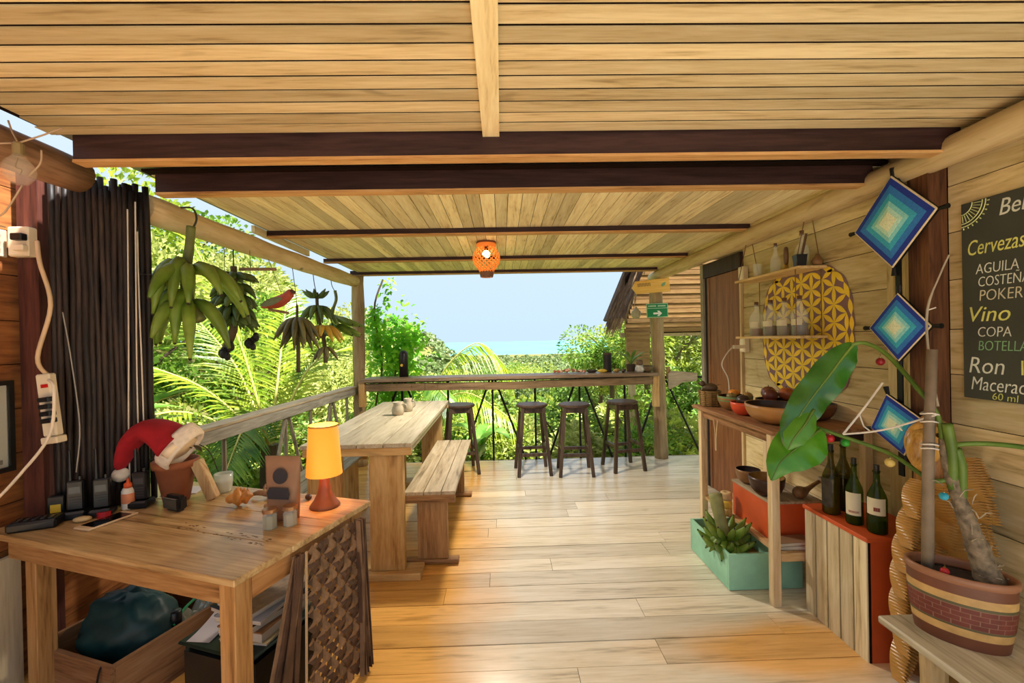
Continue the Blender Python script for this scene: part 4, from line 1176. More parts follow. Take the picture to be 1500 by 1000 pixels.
for i, (x, y, z, c, lab) in enumerate(((1.485, 2.90, 0.2905, S(206, 180, 110), 'bottom corn cob slice of the small stack on the lower shelf'), (1.485, 2.90, 0.343, S(220, 190, 80), 'middle yellow corn cob slice of the small stack'), (1.487, 2.90, 0.395, S(196, 166, 120), 'top pale slice of the small stack on the lower shelf'))):
    t = thing('corn_slice', lab, 'corn', (x, y, z), group='corn slices stacked on the lower shelf')
    MB().lathe([(0.012, 0), (0.034, 0), (0.036, 0.01), (0.036, 0.04), (0.034, 0.05), (0.012, 0.05), (0.012, 0.0)], 14, cap0=False, cap1=False).build('ring', plain('corn_%d' % i, c, 0.6, var=0.2, scale=40), t, smooth=True)
    MB().lathe([(0.0, 0.001), (0.0118, 0.001), (0.0118, 0.047), (0, 0.047)], 10).build('core', plain('corn_core', S(180, 150, 100), 0.8), t)
t = thing('gourd_rattle', 'brown gourd rattle with long handle on the orange box', 'rattle', (1.79, 2.565, BZ), R(200))
GR = plain('gourd_brown', S(128, 94, 58), 0.5, var=0.3, scale=12)
MB().tube(catmull([(-0.14, 0.0, 0.08), (-0.08, 0.0, 0.062), (0.0, 0, 0.038), (0.05, 0, 0.036), (0.085, 0, 0.036)], 4), [0.010, 0.010, 0.011, 0.011, 0.012, 0.013, 0.014, 0.017, 0.024, 0.03, 0.034, 0.036, 0.036, 0.033, 0.028, 0.02, 0.004], 12).build('gourd', GR, t, smooth=True)
MB().ball((-0.145, 0, 0.082), (0.02, 0.02, 0.022), 10, 8).build('knob', plain('white_shells', S(186, 172, 146), 0.6, var=0.3, scale=40), t, smooth=True)
# rope loop under the shelf
tag(MB().tube(catmull([(0, 0.012, 0.0), (-0.01, 0.014, -0.1), (-0.004, 0.03, -0.20), (0, 0.045, -0.215), (0.004, 0.06, -0.20), (0.008, 0.07, -0.1), (0, 0.07, 0.0)], 5), 0.004, 6).build('rope_loop', plain('rope', S(196, 170, 130), 0.8), loc=(1.495, 3.0, 0.905), smooth=True), 'beige cord loop hanging below the shelf edge', 'rope')

# green crate with plantains
GRN = plain('mint_paint', S(152, 208, 178), 0.55, var=0.14, scale=7)
t = thing('planter_crate', 'mint green wooden crate on the floor holding a plantain bunch', 'crate', (1.52, 2.78, 0))
for (a, b_, c, d_) in ((-0.22, 0.22, -0.26, -0.244), (-0.22, 0.22, 0.244, 0.26), (-0.22, -0.204, -0.2435, 0.2435), (0.204, 0.22, -0.2435, 0.2435)):
    MB().box(a, b_, c, d_, 0.004, 0.215).build('side_board', GRN, t, bevel=0.002)
MB().box(-0.203, 0.203, -0.243, 0.243, 0.0, 0.014).build('base_board', W_BENCHX, t)

# plantain bunch maker -------------------------------------------------
BAN = leaf_mat('plantain_green', S(84, 112, 30), S(126, 150, 58), trans=0.0, rough=0.4)
BAND = leaf_mat('plantain_dark', S(56, 78, 34), S(92, 112, 52), trans=0.0, rough=0.45)
BANY = leaf_mat('plantain_yellow', S(176, 130, 30), S(206, 166, 56), trans=0.0, rough=0.4)
BANT = plain('plantain_tip', S(44, 36, 26), 0.8)
BSTEM = plain('bunch_stem', S(110, 116, 60), 0.6, var=0.25, scale=12)
BSTEMD = plain('bunch_stem_brown', S(84, 70, 44), 0.7, var=0.3, scale=12)
def banana(m, base, out, up, L, r, bend):
    """one finger: leaves the crown along out, curves towards up; returns its tip"""
    base = Vector(base); out = Vector(out).normalized(); up = Vector(up)
    pts = []
    for i in range(8):
        u = i / 7
        pts.append(base + out * L * u * (1 - 0.22 * u * abs(bend)) + up * L * bend * u * u)
    rs = [r * 0.35, r * 0.62, r * 0.95, r, r * 0.98, r * 0.86, r * 0.55, r * 0.22]
    m.tube(pts, rs, 7)
    return pts[-1]
def hand(t, c, n, a0, a1, L, r, tilt, bend, mat, upv=(0, 0, 1), rings=1):
    """a hand of plantains: fingers fanned round the stalk, each a part"""
    for k in range(n):
        a = a0 + (a1 - a0) * k / max(1, n - 1) + rnd.uniform(-0.06, 0.06)
        d = Vector((math.cos(a), math.sin(a), tilt + rnd.uniform(-0.08, 0.08)))
        m = MB()
        tip = banana(m, Vector(c) + Vector((math.cos(a), math.sin(a), 0)) * 0.018, d, upv, L * rnd.uniform(0.9, 1.08), r * rnd.uniform(0.92, 1.06), bend * rnd.uniform(0.8, 1.2))
        o = m.build('plantain', mat, t, smooth=True)
        MB().ball(tip, r * 0.24, 6, 5).build('tip', BANT, o)
t = thing('plantain_bunch', 'green plantain bunch with thick stalk standing in the mint crate', 'plantains', (1.37, 2.68, 0.06))
MB().tube(catmull([(0.0, 0.0, 0.07), (-0.005, 0.02, 0.20), (-0.02, 0.05, 0.32), (-0.03, 0.07, 0.43)], 4), [0.032] * 4 + [0.036] * 5 + [0.04] * 4, 10).build('stalk', plain('stalk_grey', S(140, 140, 88), 0.6, var=0.25, scale=14), t, smooth=True)
hand(t, (0, 0.0, 0.10), 9, R(120), R(395), 0.155, 0.025, 0.35, 0.35, BAN)
hand(t, (0, 0.0, 0.17), 9, R(120), R(400), 0.15, 0.024, 0.65, 0.3, BAN)
hand(t, (0.0, -0.01, 0.20), 7, R(150), R(380), 0.13, 0.022, -0.65, -0.25, BAN)
hand(t, (0.02, -0.07, 0.17), 6, R(200), R(350), 0.09, 0.021, -0.9, -0.3, BAN)

# orange crate with slatted front and bottles
t = thing('slatted_crate', 'tall crate with pale vertical slats and orange painted sides', 'crate', (1.80, 2.135, 0))
W_SLAT = wood('slat_pale', S(150, 130, 94), S(198, 180, 142), S(220, 206, 174), 'z', rough=0.7, var=0.4)
for i in range(5):
    MB().box(-0.172, -0.164, -0.205 + i * 0.082 + 0.0045, -0.205 + (i + 1) * 0.082 - 0.0045, 0.0, 0.548).build('slat', W_SLAT, t, bevel=0.001)
MB().box(-0.1638, -0.1556, -0.204, 0.204, 0.0, 0.5485).build('backing', DARKGAP, t)
MB().box(-0.155, 0.16, -0.205, -0.187, 0.0, 0.549).build('side_board', ORG, t)
MB().box(-0.155, 0.16, 0.187, 0.205, 0.0, 0.549).build('side_board', ORG, t)
MB().box(-0.178, 0.165, -0.212, 0.212, 0.5495, 0.57).build('top_board', ORG, t, bevel=0.003)
MB().box(-0.155, 0.16, -0.186, 0.186, 0.0, 0.012).build('base_board', W_BENCHX, t)
# glass bottles
def bottle(x, y, z, h, r, gm, lab, cont=None, label_m=None, cork=None, neck=0.62, square=False, rz=0, labz=(0.25, 0.55), group=None, cat='bottle'):
    t = thing('glass_bottle', lab, cat, (x, y, z), R(rz), group)
    n = 20
    prof = [(0.0, 0.0), (r * 0.9, 0.0), (r, h * 0.02), (r, h * neck * 0.86), (r * 0.9, h * neck * 0.96), (r * 0.5, h * (neck + 0.10)), (r * 0.34, h * (neck + 0.16)), (r * 0.32, h * 0.94), (r * 0.38, h * 0.945), (r * 0.38, h * 0.97), (r * 0.3, h * 0.97)]
    MB().lathe(prof, n, cap1=False).build('glass', gm, t, smooth=True)
    if cont:
        MB().lathe([(0.0, 0.004), (r * 0.9, 0.004), (r * 0.93, h * cont[1] * neck), (0, h * cont[1] * neck)], n).build('contents', cont[0], t)
    if label_m:
        for mm, fac, (za, zb) in label_m:
            m = MB(); vs = []; fs = []
            a0, a1 = fac
            for i in range(13):
                a = R(a0 + (a1 - a0) * i / 12)
                for zz in (za, zb):
                    vs.append((r * 1.012 * math.cos(a), r * 1.012 * math.sin(a), h * zz))
            for i in range(12):
                fs.append((i * 2, i * 2 + 2, i * 2 + 3, i * 2 + 1))
            m.add(vs, fs); m.build('paper_label', mm, t, smooth=True)
    if cork:
        MB().lathe([(r * 0.29, h * 0.93), (r * 0.31, h * 1.06), (0, h * 1.06)], 12).build('stopper', cork, t)
    return t
GGR = glass_mat('green_glass', (0.50, 0.66, 0.26, 1), alpha=0.35)
GOL = glass_mat('olive_glass', (0.62, 0.60, 0.26, 1), alpha=0.35)
GCL = glass_mat('clear_glass', (0.97, 0.98, 0.95, 1), alpha=0.22)
for gm, c in ((GGR, S(44, 62, 22)), (GOL, S(58, 50, 20))):
    gm.node_tree.nodes['Principled BSDF'].inputs['Base Color'].default_value = c
BLKP = plain('black_cap', S(26, 22, 22), 0.4)
LBL = plain('cream_label', S(214, 204, 176), 0.6, var=0.08)
LBK = plain('dark_label', S(60, 54, 44), 0.6, var=0.5, scale=30)
OIL = plain('olive_oil', S(120, 104, 24), 0.2, var=0.3)
CZ = 0.5705
bottle(1.685, 2.215, CZ, 0.335, 0.040, GOL, 'olive oil bottle with black printed glass on the slatted crate', cont=(OIL, 0.9), label_m=[(LBK, (150, 240), (0.12, 0.55))], cork=BLKP, group=None)
bottle(1.778, 2.25, CZ, 0.35, 0.040, GOL, 'dark bottle standing behind the olive oil bottle', cont=(plain('dark_oil', S(60, 44, 20), 0.3), 0.8), cork=BLKP)
bottle(1.70, 2.085, CZ, 0.30, 0.036, GGR, 'green wine bottle with cream label in the middle of the slatted crate', cont=(plain('dark_wine', S(50, 60, 20), 0.3), 0.5), label_m=[(LBL, (165, 275), (0.16, 0.52)), (plain('pink_mark', S(160, 110, 100), 0.6), (190, 260), (0.20, 0.235))], cork=BLKP)
bottle(1.725, 1.985, CZ, 0.295, 0.039, GGR, 'green wine bottle with cream label nearest the carved parrot', cont=(plain('dark_wine', S(50, 60, 20), 0.3), 0.35), label_m=[(LBL, (165, 280), (0.30, 0.56)), (plain('red_mark', S(120, 50, 44), 0.6), (210, 245), (0.36, 0.42))], cork=BLKP)

# hanging wall shelf with ropes
t = thing('hanging_shelf', 'two tier plank shelf hung on cords from the log', 'shelf', (1.945, 3.05, 0))
W_HS = wood('hung_plank', S(156, 118, 70), S(206, 170, 114), S(226, 196, 146), 'y', rough=0.6, var=0.1)
for z in (1.468, 1.905):
    MB().box(-0.09, 0.09, -0.375, 0.375, z, z + 0.017).build('shelf_board', W_HS, t, bevel=0.002)
ROPE = plain('thin_rope', S(120, 90, 56), 0.8)
for y in (-0.33, 0.33):
    for x in (-0.082, 0.082):
        MB().tube([(x, y, 1.46), (x, y, 1.92)], 0.003, 5).build('cord', ROPE, t)
        MB().tube([(x, y, 1.92), (0.02 if x > 0 else 0.0, y - (0.02 if x > 0 else -0.03), 2.21)], 0.003, 5).build('cord', ROPE, t)
HZ1, HZ2 = 1.4855, 1.9225
TW = [plain('rum_amber', S(120, 70, 24), 0.25, var=0.3), plain('rum_dark', S(66, 36, 20), 0.25, var=0.3), plain('rum_brown', S(92, 64, 26), 0.25, var=0.3), plain('rum_black', S(54, 34, 24), 0.25, var=0.3)]
CORK = plain('cork', S(96, 62, 40), 0.8)
lbls = ['corked clear bottle with amber liquid at the door end of the hanging shelf', 'corked clear bottle with dark liquid beside the amber one', 'corked clear bottle with brown liquid, third from the door', 'corked clear bottle with blackish liquid at the leaf end']
for i, y in enumerate((3.27, 3.10, 2.94, 2.79)):
    bottle(1.935, y, HZ1, 0.245, 0.048, GCL, lbls[i], cont=(TW[i], [0.36, 0.46, 0.5, 0.5][i]), label_m=[(LBL, (150, 250), (0.28, 0.44))], cork=CORK, neck=0.66, group='bottles on the hanging shelf')
bottle(1.93, 3.02, HZ2, 0.20, 0.034, GCL, 'slim empty corked bottle on the upper hanging shelf', cork=CORK, neck=0.55)
bottle(1.975, 2.815, HZ2, 0.235, 0.042, GCL, 'corked bottle behind the black pot on the upper shelf', cork=CORK, neck=0.6)
t = thing('drinking_glass', 'plain drinking glass on the upper hanging shelf', 'glass', (1.92, 3.22, HZ2))
MB().lathe([(0, 0), (0.026, 0), (0.033, 0.10), (0.031, 0.10), (0.024, 0.006), (0, 0.006)], 16).build('tumbler', GCL, t, smooth=True)
t = thing('bracelet_stand', 'brown ring shaped ornament standing on the upper hanging shelf', 'ornament', (1.925, 2.90, HZ2), R(60))
MB().lathe([(0, 0), (0.04, 0), (0.036, 0.014), (0.014, 0.022), (0.012, 0.06), (0, 0.06)], 16).build('foot', plain('yellow_clay', S(176, 140, 60), 0.5, var=0.3), t, smooth=True)
MB().tube([(0.036 * math.cos(2 * math.pi * i / 24), 0, 0.10 + 0.05 * math.sin(2 * math.pi * i / 24)) for i in range(25)], 0.013, 8, cap=False).build('ring', plain('brown_ring', S(104, 74, 50), 0.4, var=0.3), t, smooth=True)
t = thing('black_pot', 'small black pot with a stick on the upper hanging shelf', 'pot', (1.90, 2.73, HZ2))
MB().lathe([(0, 0), (0.035, 0), (0.044, 0.07), (0.046, 0.075), (0.040, 0.075), (0.034, 0.01), (0, 0.01)], 4).build('pot_body', BLKP, t, rot=(0, 0, 0.6))
MB().tube([(0.0, 0.0, 0.012), (0.01, -0.05, 0.20)], 0.007, 6).build('stick', plain('stick_brown', S(90, 60, 40), 0.7), t)
t = thing('small_gourd', 'little brown gourd at the wall end of the upper shelf', 'gourd', (1.99, 2.70, HZ2), 0)
MB().lathe([(0, 0), (0.026, 0.006), (0.034, 0.028), (0.024, 0.05), (0.014, 0.062), (0.006, 0.075), (0, 0.076)], 14).build('gourd', GR, t, smooth=True)

# painted flower pattern on the wall
t = thing('wall_mural', 'yellow and purple flower of life pattern painted on the plank wall', 'mural', (2.0465, 2.93, 1.505))
MY = Matrix(((0, 0, -1, 0), (-1, 0, 0, 0), (0, 1, 0, 0), (0, 0, 0, 1)))   # x right -> -y, y up -> z, out -> -x
PUR = plain('purple_paint', S(132, 98, 104), 0.7, var=0.15)
YEL = plain('yellow_paint', S(244, 206, 60), 0.6, var=0.12)
Rm, rr0 = 0.43, 0.112
def mrad(a):
    c, s_ = abs(math.cos(a)), abs(math.sin(a))
    return Rm / ((c ** 3.0 + s_ ** 3.0) ** (1 / 3.0))
pts = []
for i in range(144):
    a = 2 * math.pi * i / 144
    q = mrad(a) + 0.006 + 0.012 * abs(math.sin(a * 11))
    pts.append((q * math.cos(a), q * math.sin(a)))
MB().prism(pts, 0.0008, MY).build('purple_ground', PUR, t)
m = MB()
def petal(x, y, a, L, wf):
    d = (math.cos(a), math.sin(a)); nx, ny = -d[1], d[0]
    o = []
    for k in range(7):
        u = k / 6; w = wf * L * math.sin(math.pi * u)
        o.append((x + d[0] * L * u + nx * w, y + d[1] * L * u + ny * w))
    for k in range(5, 0, -1):
        u = k / 6; w = wf * L * math.sin(math.pi * u)
        o.append((x + d[0] * L * u - nx * w, y + d[1] * L * u - ny * w))
    m.prism(o, 0.0012, MY @ Matrix.Translation((0, 0, 0.0004)))
for i in range(-7, 8):
    for j in range(-7, 8):
        x = rr0 * (math.sqrt(3) / 2) * i; y = rr0 * (j + 0.5 * (i % 2))
        for a in (90, 30, -30):
            mx_, my_ = x + math.cos(R(a)) * rr0 * 0.5, y + math.sin(R(a)) * rr0 * 0.5
            if math.hypot(mx_, my_) > mrad(math.atan2(my_, mx_)) - 0.035: continue
            petal(x, y, R(a), rr0, 0.145)
for k in range(28):
    a = 2 * math.pi * k / 28; a2 = 2 * math.pi * (k + 1) / 28
    p0 = Vector((mrad(a) * math.cos(a), mrad(a) * math.sin(a))) * 0.99; p1 = Vector((mrad(a2) * math.cos(a2), mrad(a2) * math.sin(a2))) * 0.99
    petal(p0.x, p0.y, math.atan2(p1.y - p0.y, p1.x - p0.x), (p1 - p0).length, 0.17)
m.build('yellow_petals', YEL, t)

# sockets near the door
for i, z in enumerate((2.005, 1.415)):
    t = thing('outlet_box', ['cream socket box at the wall end beside the upper hanging shelf', 'cream socket box with a plug below the hanging shelf'][i], 'socket', (2.047, 3.60, z))
    MB().box(-0.045, 0, -0.04, 0.04, -0.06, 0.06).build('housing', WPL, t, bevel=0.005)
    MB().box(-0.047, -0.045, -0.022, 0.022, -0.045, 0.045).build('face_plate', plain('cream_light', S(236, 224, 200), 0.4), t)
t = thing('plug_cable', 'white plug and cord running from the lower socket to the fruit shelf', 'cable', (2.0, 3.55, 1.40))
MB().box(-0.10, 0.0, -0.014, 0.014, -0.014, 0.014).build('plug', WPL, t, bevel=0.005)
MB().tube(catmull([(-0.10, 0, 0), (-0.16, -0.02, -0.05), (-0.22, -0.05, -0.14), (-0.20, -0.1, -0.24), (-0.21, -0.14, -0.33), (-0.24, -0.2, -0.41)], 6), 0.005, 6).build('cord', CORD, t, smooth=True)

# god's eye hangings
BL = [S(222, 204, 172), S(36, 58, 158), S(52, 124, 206), S(64, 176, 212), S(140, 216, 222), S(190, 234, 222), S(230, 240, 212)]
def gods_eye(y, z, h, tilt, lab):
    t = thing('woven_diamond', lab, 'wall hanging', (1.905, y, z)); t.rotation_euler = (R(tilt), 0, 0)
    t.rotation_euler.rotate_axis('X', R(0))
    e = [1.0, 0.955, 0.80, 0.62, 0.46, 0.34, 0.22, 0.0]
    for i in range(7):
        a, b_ = h * e[i], h * e[i + 1]
        x0, x1 = -0.004 - 0.0035 * i, -0.004 - 0.0035 * (i + 1)
        m = MB(); vs = []; fs = []
        for r_, xx in ((a, x0), (b_, x1)):
            for k in range(4):
                an = math.pi / 2 * k
                vs.append((xx, r_ * math.cos(an), r_ * math.sin(an)))
        for k in range(4):
            fs.append((k, (k + 1) % 4, 4 + (k + 1) % 4, 4 + k))
        m.add(vs, fs); m.build('yarn_band', plain('yarn_%d' % i, BL[i], 0.85, var=0.1, scale=120, bump=0.3), t)
    m = MB(); m.prism([(h, 0), (0, h), (-h, 0), (0, -h)], 0.012, Matrix(((0, 0, 1, 0.0), (1, 0, 0, 0), (0, 1, 0, 0), (0, 0, 0, 1))) @ Matrix.Translation((0, 0, -0.004))); m.build('backing', BLACKM, t)
    for k in range(4):
        an = math.pi / 2 * k
        d = Vector((0, math.cos(an), math.sin(an)))
        MB().tube([d * h * 0.98 + Vector((0.003, 0, 0)), d * (h + 0.035) + Vector((0.003, 0, 0))], [0.008, 0.012], 8).build('stick_end', BLACKM, t)
    return t
gods_eye(2.075, 2.03, 0.225, 0, 'largest blue woven diamond hanging, topmost on the black strap')
gods_eye(2.05, 1.52, 0.165, 0, 'middle blue woven diamond hanging on the black strap')
gods_eye(2.075, 1.05, 0.150, -18, 'lowest blue woven diamond hanging, tilted to one side')
tag(MB().box(-0.004, 0.004, -0.014, 0.014, 0, 1.48).build('black_strap', BLACKM, loc=(1.925, 2.07, 0.80)), 'black strap behind the three woven diamonds', 'strap')

# chalkboard
t = thing('chalkboard', 'grey chalkboard drinks menu in white and yellow hand lettering', 'chalkboard', (2.047, 1.60, 1.205))
MB().box(-0.016, 0, -0.42, 0.278, 0, 0.845).build('slate', plain('slate_grey', S(66, 68, 62), 0.7, var=0.12, scale=4), t, bevel=0.002)
WCH = plain('white_chalk', S(220, 222, 212), 0.9); YCH = plain('yellow_chalk', S(214, 214, 120), 0.9); GCH = plain('green_chalk', S(130, 176, 130), 0.9); PCH = plain('pale_chalk', S(206, 200, 176), 0.9)
def chalk(s, y, z, size, mat, shear=0.0, bold=0.002, sx=0.9, rot=0.0):
    M = Matrix.Translation((-0.0165, y - 1.60, z - 1.205)) @ MY @ Matrix.Rotation(R(rot), 4, 'Z')
    return text_mesh(s, size, mat, 'lettering', t, M, shear, bold, sx)
chalk('Bebidas', 1.735, 1.962, 0.095, WCH, 0.25, -0.0002, 0.78)
chalk('Cervezas', 1.858, 1.820, 0.092, YCH, 0.25, -0.0002, 0.62)
chalk('AGUILA', 1.822, 1.736, 0.062, WCH, 0.1, -0.0008, 0.72)
chalk('COSTEÑA', 1.815, 1.682, 0.060, WCH, 0.1, -0.0008, 0.68)
chalk('POKER', 1.812, 1.622, 0.066, PCH, 0.1, -0.0008, 0.78)
chalk('Vino', 1.862, 1.535, 0.092, YCH, 0.25, -0.0002, 0.95)
chalk('COPA', 1.820, 1.470, 0.060, WCH, 0.1, -0.0008, 0.78)
chalk('BOTELLA', 1.818, 1.412, 0.060, GCH, 0.1, -0.0008, 0.72)
chalk('Ron', 1.860, 1.315, 0.10, WCH, 0.2, -0.0006, 0.85)
chalk('1', 1.678, 1.318, 0.085, YCH, 0.0, -0.0006, 0.9)
chalk('Macerado', 1.850, 1.243, 0.082, WCH, 0.2, -0.0006, 0.72)
chalk('60 ml', 1.768, 1.209, 0.042, YCH, 0.1, -0.0006, 1.0)
m = MB()
for k, rr_ in enumerate((0.045, 0.085, 0.098)):
    pts = [(-0.0168, 0.276 - rr_ * math.cos(R(a)), 0.842 - rr_ * math.sin(R(a))) for a in range(0, 91, 9)]
    m.tube(pts, 0.0022, 4)
for k in range(9):
    a = R(5 + k * 10)
    m.tube([(-0.0168, 0.276 - r_ * math.cos(a), 0.842 - r_ * math.sin(a)) for r_ in (0.05, 0.08)], 0.0016, 4)
    m.tube([(-0.0168, 0.276 - r_ * math.cos(a), 0.842 - r_ * math.sin(a)) for r_ in (0.104, 0.112)], 0.0024, 4)
m.build('chalk_mandala', plain('chalk_lime', S(206, 214, 150), 0.9), t)

# plant stand, oval pot and plant
t = thing('plant_stand', 'rough plank stand on round log legs under the oval pot', 'stand', (1.745, 1.49, 0))
for i, (a, b_) in enumerate(((-0.275, -0.02), (-0.017, 0.20))):
    MB().box(a, b_, -0.28, 0.21, 0.345, 0.375).build('stand_plank', W_TAB, t, bevel=0.006)
for (x, y) in ((-0.14, 0.12), (0.10, 0.12), (-0.14, -0.18), (0.10, -0.18)):
    MB().tube([(x, y, 0), (x + 0.004, y, 0.17), (x, y, 0.3445)], [0.042, 0.04, 0.041], 14).build('leg', W_LOGZ, t)
pot = thing('oval_pot', 'oval ceramic planter with brick pattern and cream bands', 'plant pot', (1.662, 1.563, 0.3755), -0.80)
pot.scale = (1, 1, 0.94)
PA, PB = 0.146, 0.092
def ovr(z):
    u = z / 0.27
    return 0.86 + 0.14 * math.sin(min(1, u * 1.25) * math.pi / 2) + (0.0)
def band(z0, z1, name, mat, out=1.0, n=48):
    k = 4
    prof = [(ovr(z0 + (z1 - z0) * i / k) * out, z0 + (z1 - z0) * i / k) for i in range(k + 1)]
    return MB().lathe(prof, n, sx=PA, sy=PB, cap0=False, cap1=False).build(name, mat, pot, smooth=True)
CRM = plain('pot_cream', S(196, 158, 100), 0.5, var=0.2, scale=20); PBR = plain('pot_brown', S(110, 66, 48), 0.45, var=0.15); GLN = plain('pot_green', S(92, 88, 60), 0.5); MOR = plain('pot_mortar', S(150, 116, 96), 0.6); BRK = plain('pot_brick', S(112, 54, 46), 0.55, var=0.2, scale=16)
band(0.0, 0.045, 'base_band', PBR); band(0.045, 0.075, 'cream_band', CRM); band(0.075, 0.083, 'green_line', GLN, 1.004)
band(0.083, 0.160, 'mortar_band', MOR); band(0.160, 0.170, 'green_line', GLN, 1.004); band(0.170, 0.200, 'cream_band', CRM); band(0.200, 0.240, 'ribbed_band', PBR)
MB().lathe([(1.0, 0.238), (1.035, 0.245), (1.045, 0.256), (1.03, 0.268), (0.97, 0.268), (0.93, 0.258), (0.92, 0.235)], 48, sx=PA, sy=PB, cap0=False, cap1=False).build('rim', plain('pot_rim', S(150, 104, 78), 0.4, var=0.1), pot, smooth=True)
MB().lathe([(0, 0.001), (0.86, 0.001)], 32, sx=PA, sy=PB, cap1=False).build('pot_bottom', PBR, pot)
MB().lathe([(0, 0.232), (0.6, 0.236), (0.93, 0.230)], 32, sx=PA, sy=PB, cap0=False, cap1=False).build('soil', plain('soil', S(44, 32, 24), 1.0), pot)
m = MB()
for row in range(4):
    z0 = 0.0845 + row * 0.0187; z1 = z0 + 0.0165
    nb = 18
    for k in range(nb):
        a0 = 2 * math.pi * (k + 0.5 * (row % 2)) / nb + 0.012; a1 = a0 + 2 * math.pi / nb - 0.024
        vs = []
        for i in range(4):
            a = a0 + (a1 - a0) * i / 3
            for zz in (z0, z1):
                vs.append((PA * ovr(zz) * 1.006 * math.cos(a), PB * ovr(zz) * 1.009 * math.sin(a), zz))
        m.add(vs, [(i * 2, i * 2 + 2, i * 2 + 3, i * 2 + 1) for i in range(3)])
m.build('brick_relief', BRK, pot)
PZ = 0.3755 + 0.217
plant = thing('potted_plant', 'tall plant with large glossy leaves tied to a grey stake', 'plant', (1.60, 1.60, PZ))
def pl(p): return Vector(p) - Vector((1.60, 1.60, PZ))
MB().tube([pl((1.585, 1.605, PZ - 0.01)), pl((1.592, 1.603, 1.0)), pl((1.612, 1.60, 1.43))], [0.019, 0.018, 0.016], 10).build('stake', plain('stake_grey', S(128, 112, 94), 0.7, var=0.2, scale=14), plant, smooth=True)
m = MB()
tp = catmull([pl((1.735, 1.525, PZ)), pl((1.70, 1.535, 0.72)), pl((1.665, 1.55, 0.85)), pl((1.635, 1.565, 0.98)), pl((1.62, 1.575, 1.10))], 5)
m.tube(tp, [0.044, 0.042, 0.038, 0.036, 0.034, 0.036, 0.03, 0.028, 0.028, 0.026, 0.026, 0.022, 0.022, 0.02, 0.022, 0.018, 0.018, 0.016, 0.016, 0.014, 0.012], 10)
FIB = plain('fibre_bark', S(120, 106, 88), 0.9, var=0.5, scale=40, bump=0.8)
m.build('trunk', FIB, plant, smooth=True)
m = MB()
for k in range(46):
    i = rnd.randrange(0, 14); c = tp[i]
    d = Vector((rnd.uniform(-1, 1), rnd.uniform(-1, 0.6), rnd.uniform(0.2, 1.4))).normalized()
    s = c + Vector((rnd.uniform(-1, 1), rnd.uniform(-1, 1), 0)) * 0.03
    m.tube([s, s + d * 0.02 + Vector((0, 0, 0.008)), s + d * 0.04], 0.0022, 4)
m.build('bark_fibres', plain('fibre_pale', S(156, 142, 120), 0.9, var=0.4, scale=40), plant)
PET = leaf_mat('petiole', S(62, 92, 28), S(104, 132, 50), trans=0.0)
def pet(pts, r, nm='petiole'):
    return MB().tube(catmull([pl(p) for p in pts], 5), r, 8).build(nm, PET, plant, smooth=True)
pet([(1.625, 1.575, 1.02), (1.615, 1.585, 1.18), (1.604, 1.65, 1.275), (1.602, 1.78, 1.402), (1.57, 1.85, 1.452), (1.531, 1.88, 1.445)], 0.0085)
pet([(1.63, 1.57, 0.95), (1.60, 1.61, 0.94), (1.583, 1.75, 0.998), (1.47, 1.88, 1.05), (1.40, 1.95, 1.08)], 0.0085)
pet([(1.62, 1.57, 1.06), (1.66, 1.56, 1.08), (1.723, 1.53, 1.090), (1.837, 1.50, 1.081), (2.0, 1.44, 1.05)], 0.009)
pet([(1.64, 1.56, 0.92), (1.63, 1.55, 1.05), (1.612, 1.55, 1.16)], 0.016, 'green_stem')
pet([(1.66, 1.55, 0.86), (1.655, 1.54, 1.0), (1.64, 1.545, 1.07)], 0.014, 'green_stem')
def bigleaf(spine, widths, nrm, mat, wav, parent, nm='leaf'):
    P = catmull([pl(p) for p in spine], 4); n = len(P)
    m = MB(); vs = []; fs = []
    nrm = Vector(nrm).normalized()
    K = 6
    for i in range(n):
        u = i / (n - 1) * (len(widths) - 1); k = min(int(u), len(widths) - 2); w = widths[k] + (widths[k + 1] - widths[k]) * (u - k)
        tg = (P[min(i + 1, n - 1)] - P[max(i - 1, 0)]).normalized()
        sd = tg.cross(nrm).normalized(); nn_ = sd.cross(tg)
        for j in range(-K, K + 1):
            s = j / K
            vs.append(P[i] + sd * w * s + nn_ * (-0.22 * w * abs(s) ** 1.5 + wav * w * math.sin(i * 1.5 + (0 if s > 0 else 1.2)) * abs(s) ** 1.5 + 0.008 * w * 0 + 0.012 * w * math.sin(abs(s) * 26 - i * 2.0)))
    c = 2 * K + 1
    for i in range(n - 1):
        for j in range(2 * K):
            a = i * c + j
            fs.append((a, a + 1, a + c + 1, a + c))
    m.add(vs, fs)
    o = m.build(nm, mat, parent, smooth=True)
    MB().tube(P, [0.006 * (1 - i / n) + 0.001 for i in range(n)], 6).build('midrib', PET, o, smooth=True)
    return o
LGD = leaf_mat('leaf_dark_gloss', S(30, 74, 20), S(52, 108, 32), trans=0.15, rough=0.22, spec=0.6)
LGB = leaf_mat('leaf_bright_gloss', S(60, 128, 22), S(96, 160, 40), trans=0.25, rough=0.25, spec=0.5)
bigleaf([(1.545, 1.88, 1.45), (1.50, 1.875, 1.405), (1.42, 1.87, 1.31), (1.33, 1.87, 1.20), (1.265, 1.88, 1.09), (1.235, 1.89, 1.0)], [0.012, 0.048, 0.070, 0.072, 0.066, 0.045, 0.004], (-0.25, -1, 0.45), LGD, 0.24, plant)
bigleaf([(1.405, 1.90, 1.075), (1.34, 1.88, 1.045), (1.27, 1.87, 1.0), (1.20, 1.87, 0.94), (1.165, 1.88, 0.86)], [0.02, 0.085, 0.10, 0.085, 0.05, 0.004], (-0.3, -1, 0.7), LGB, 0.10, plant)
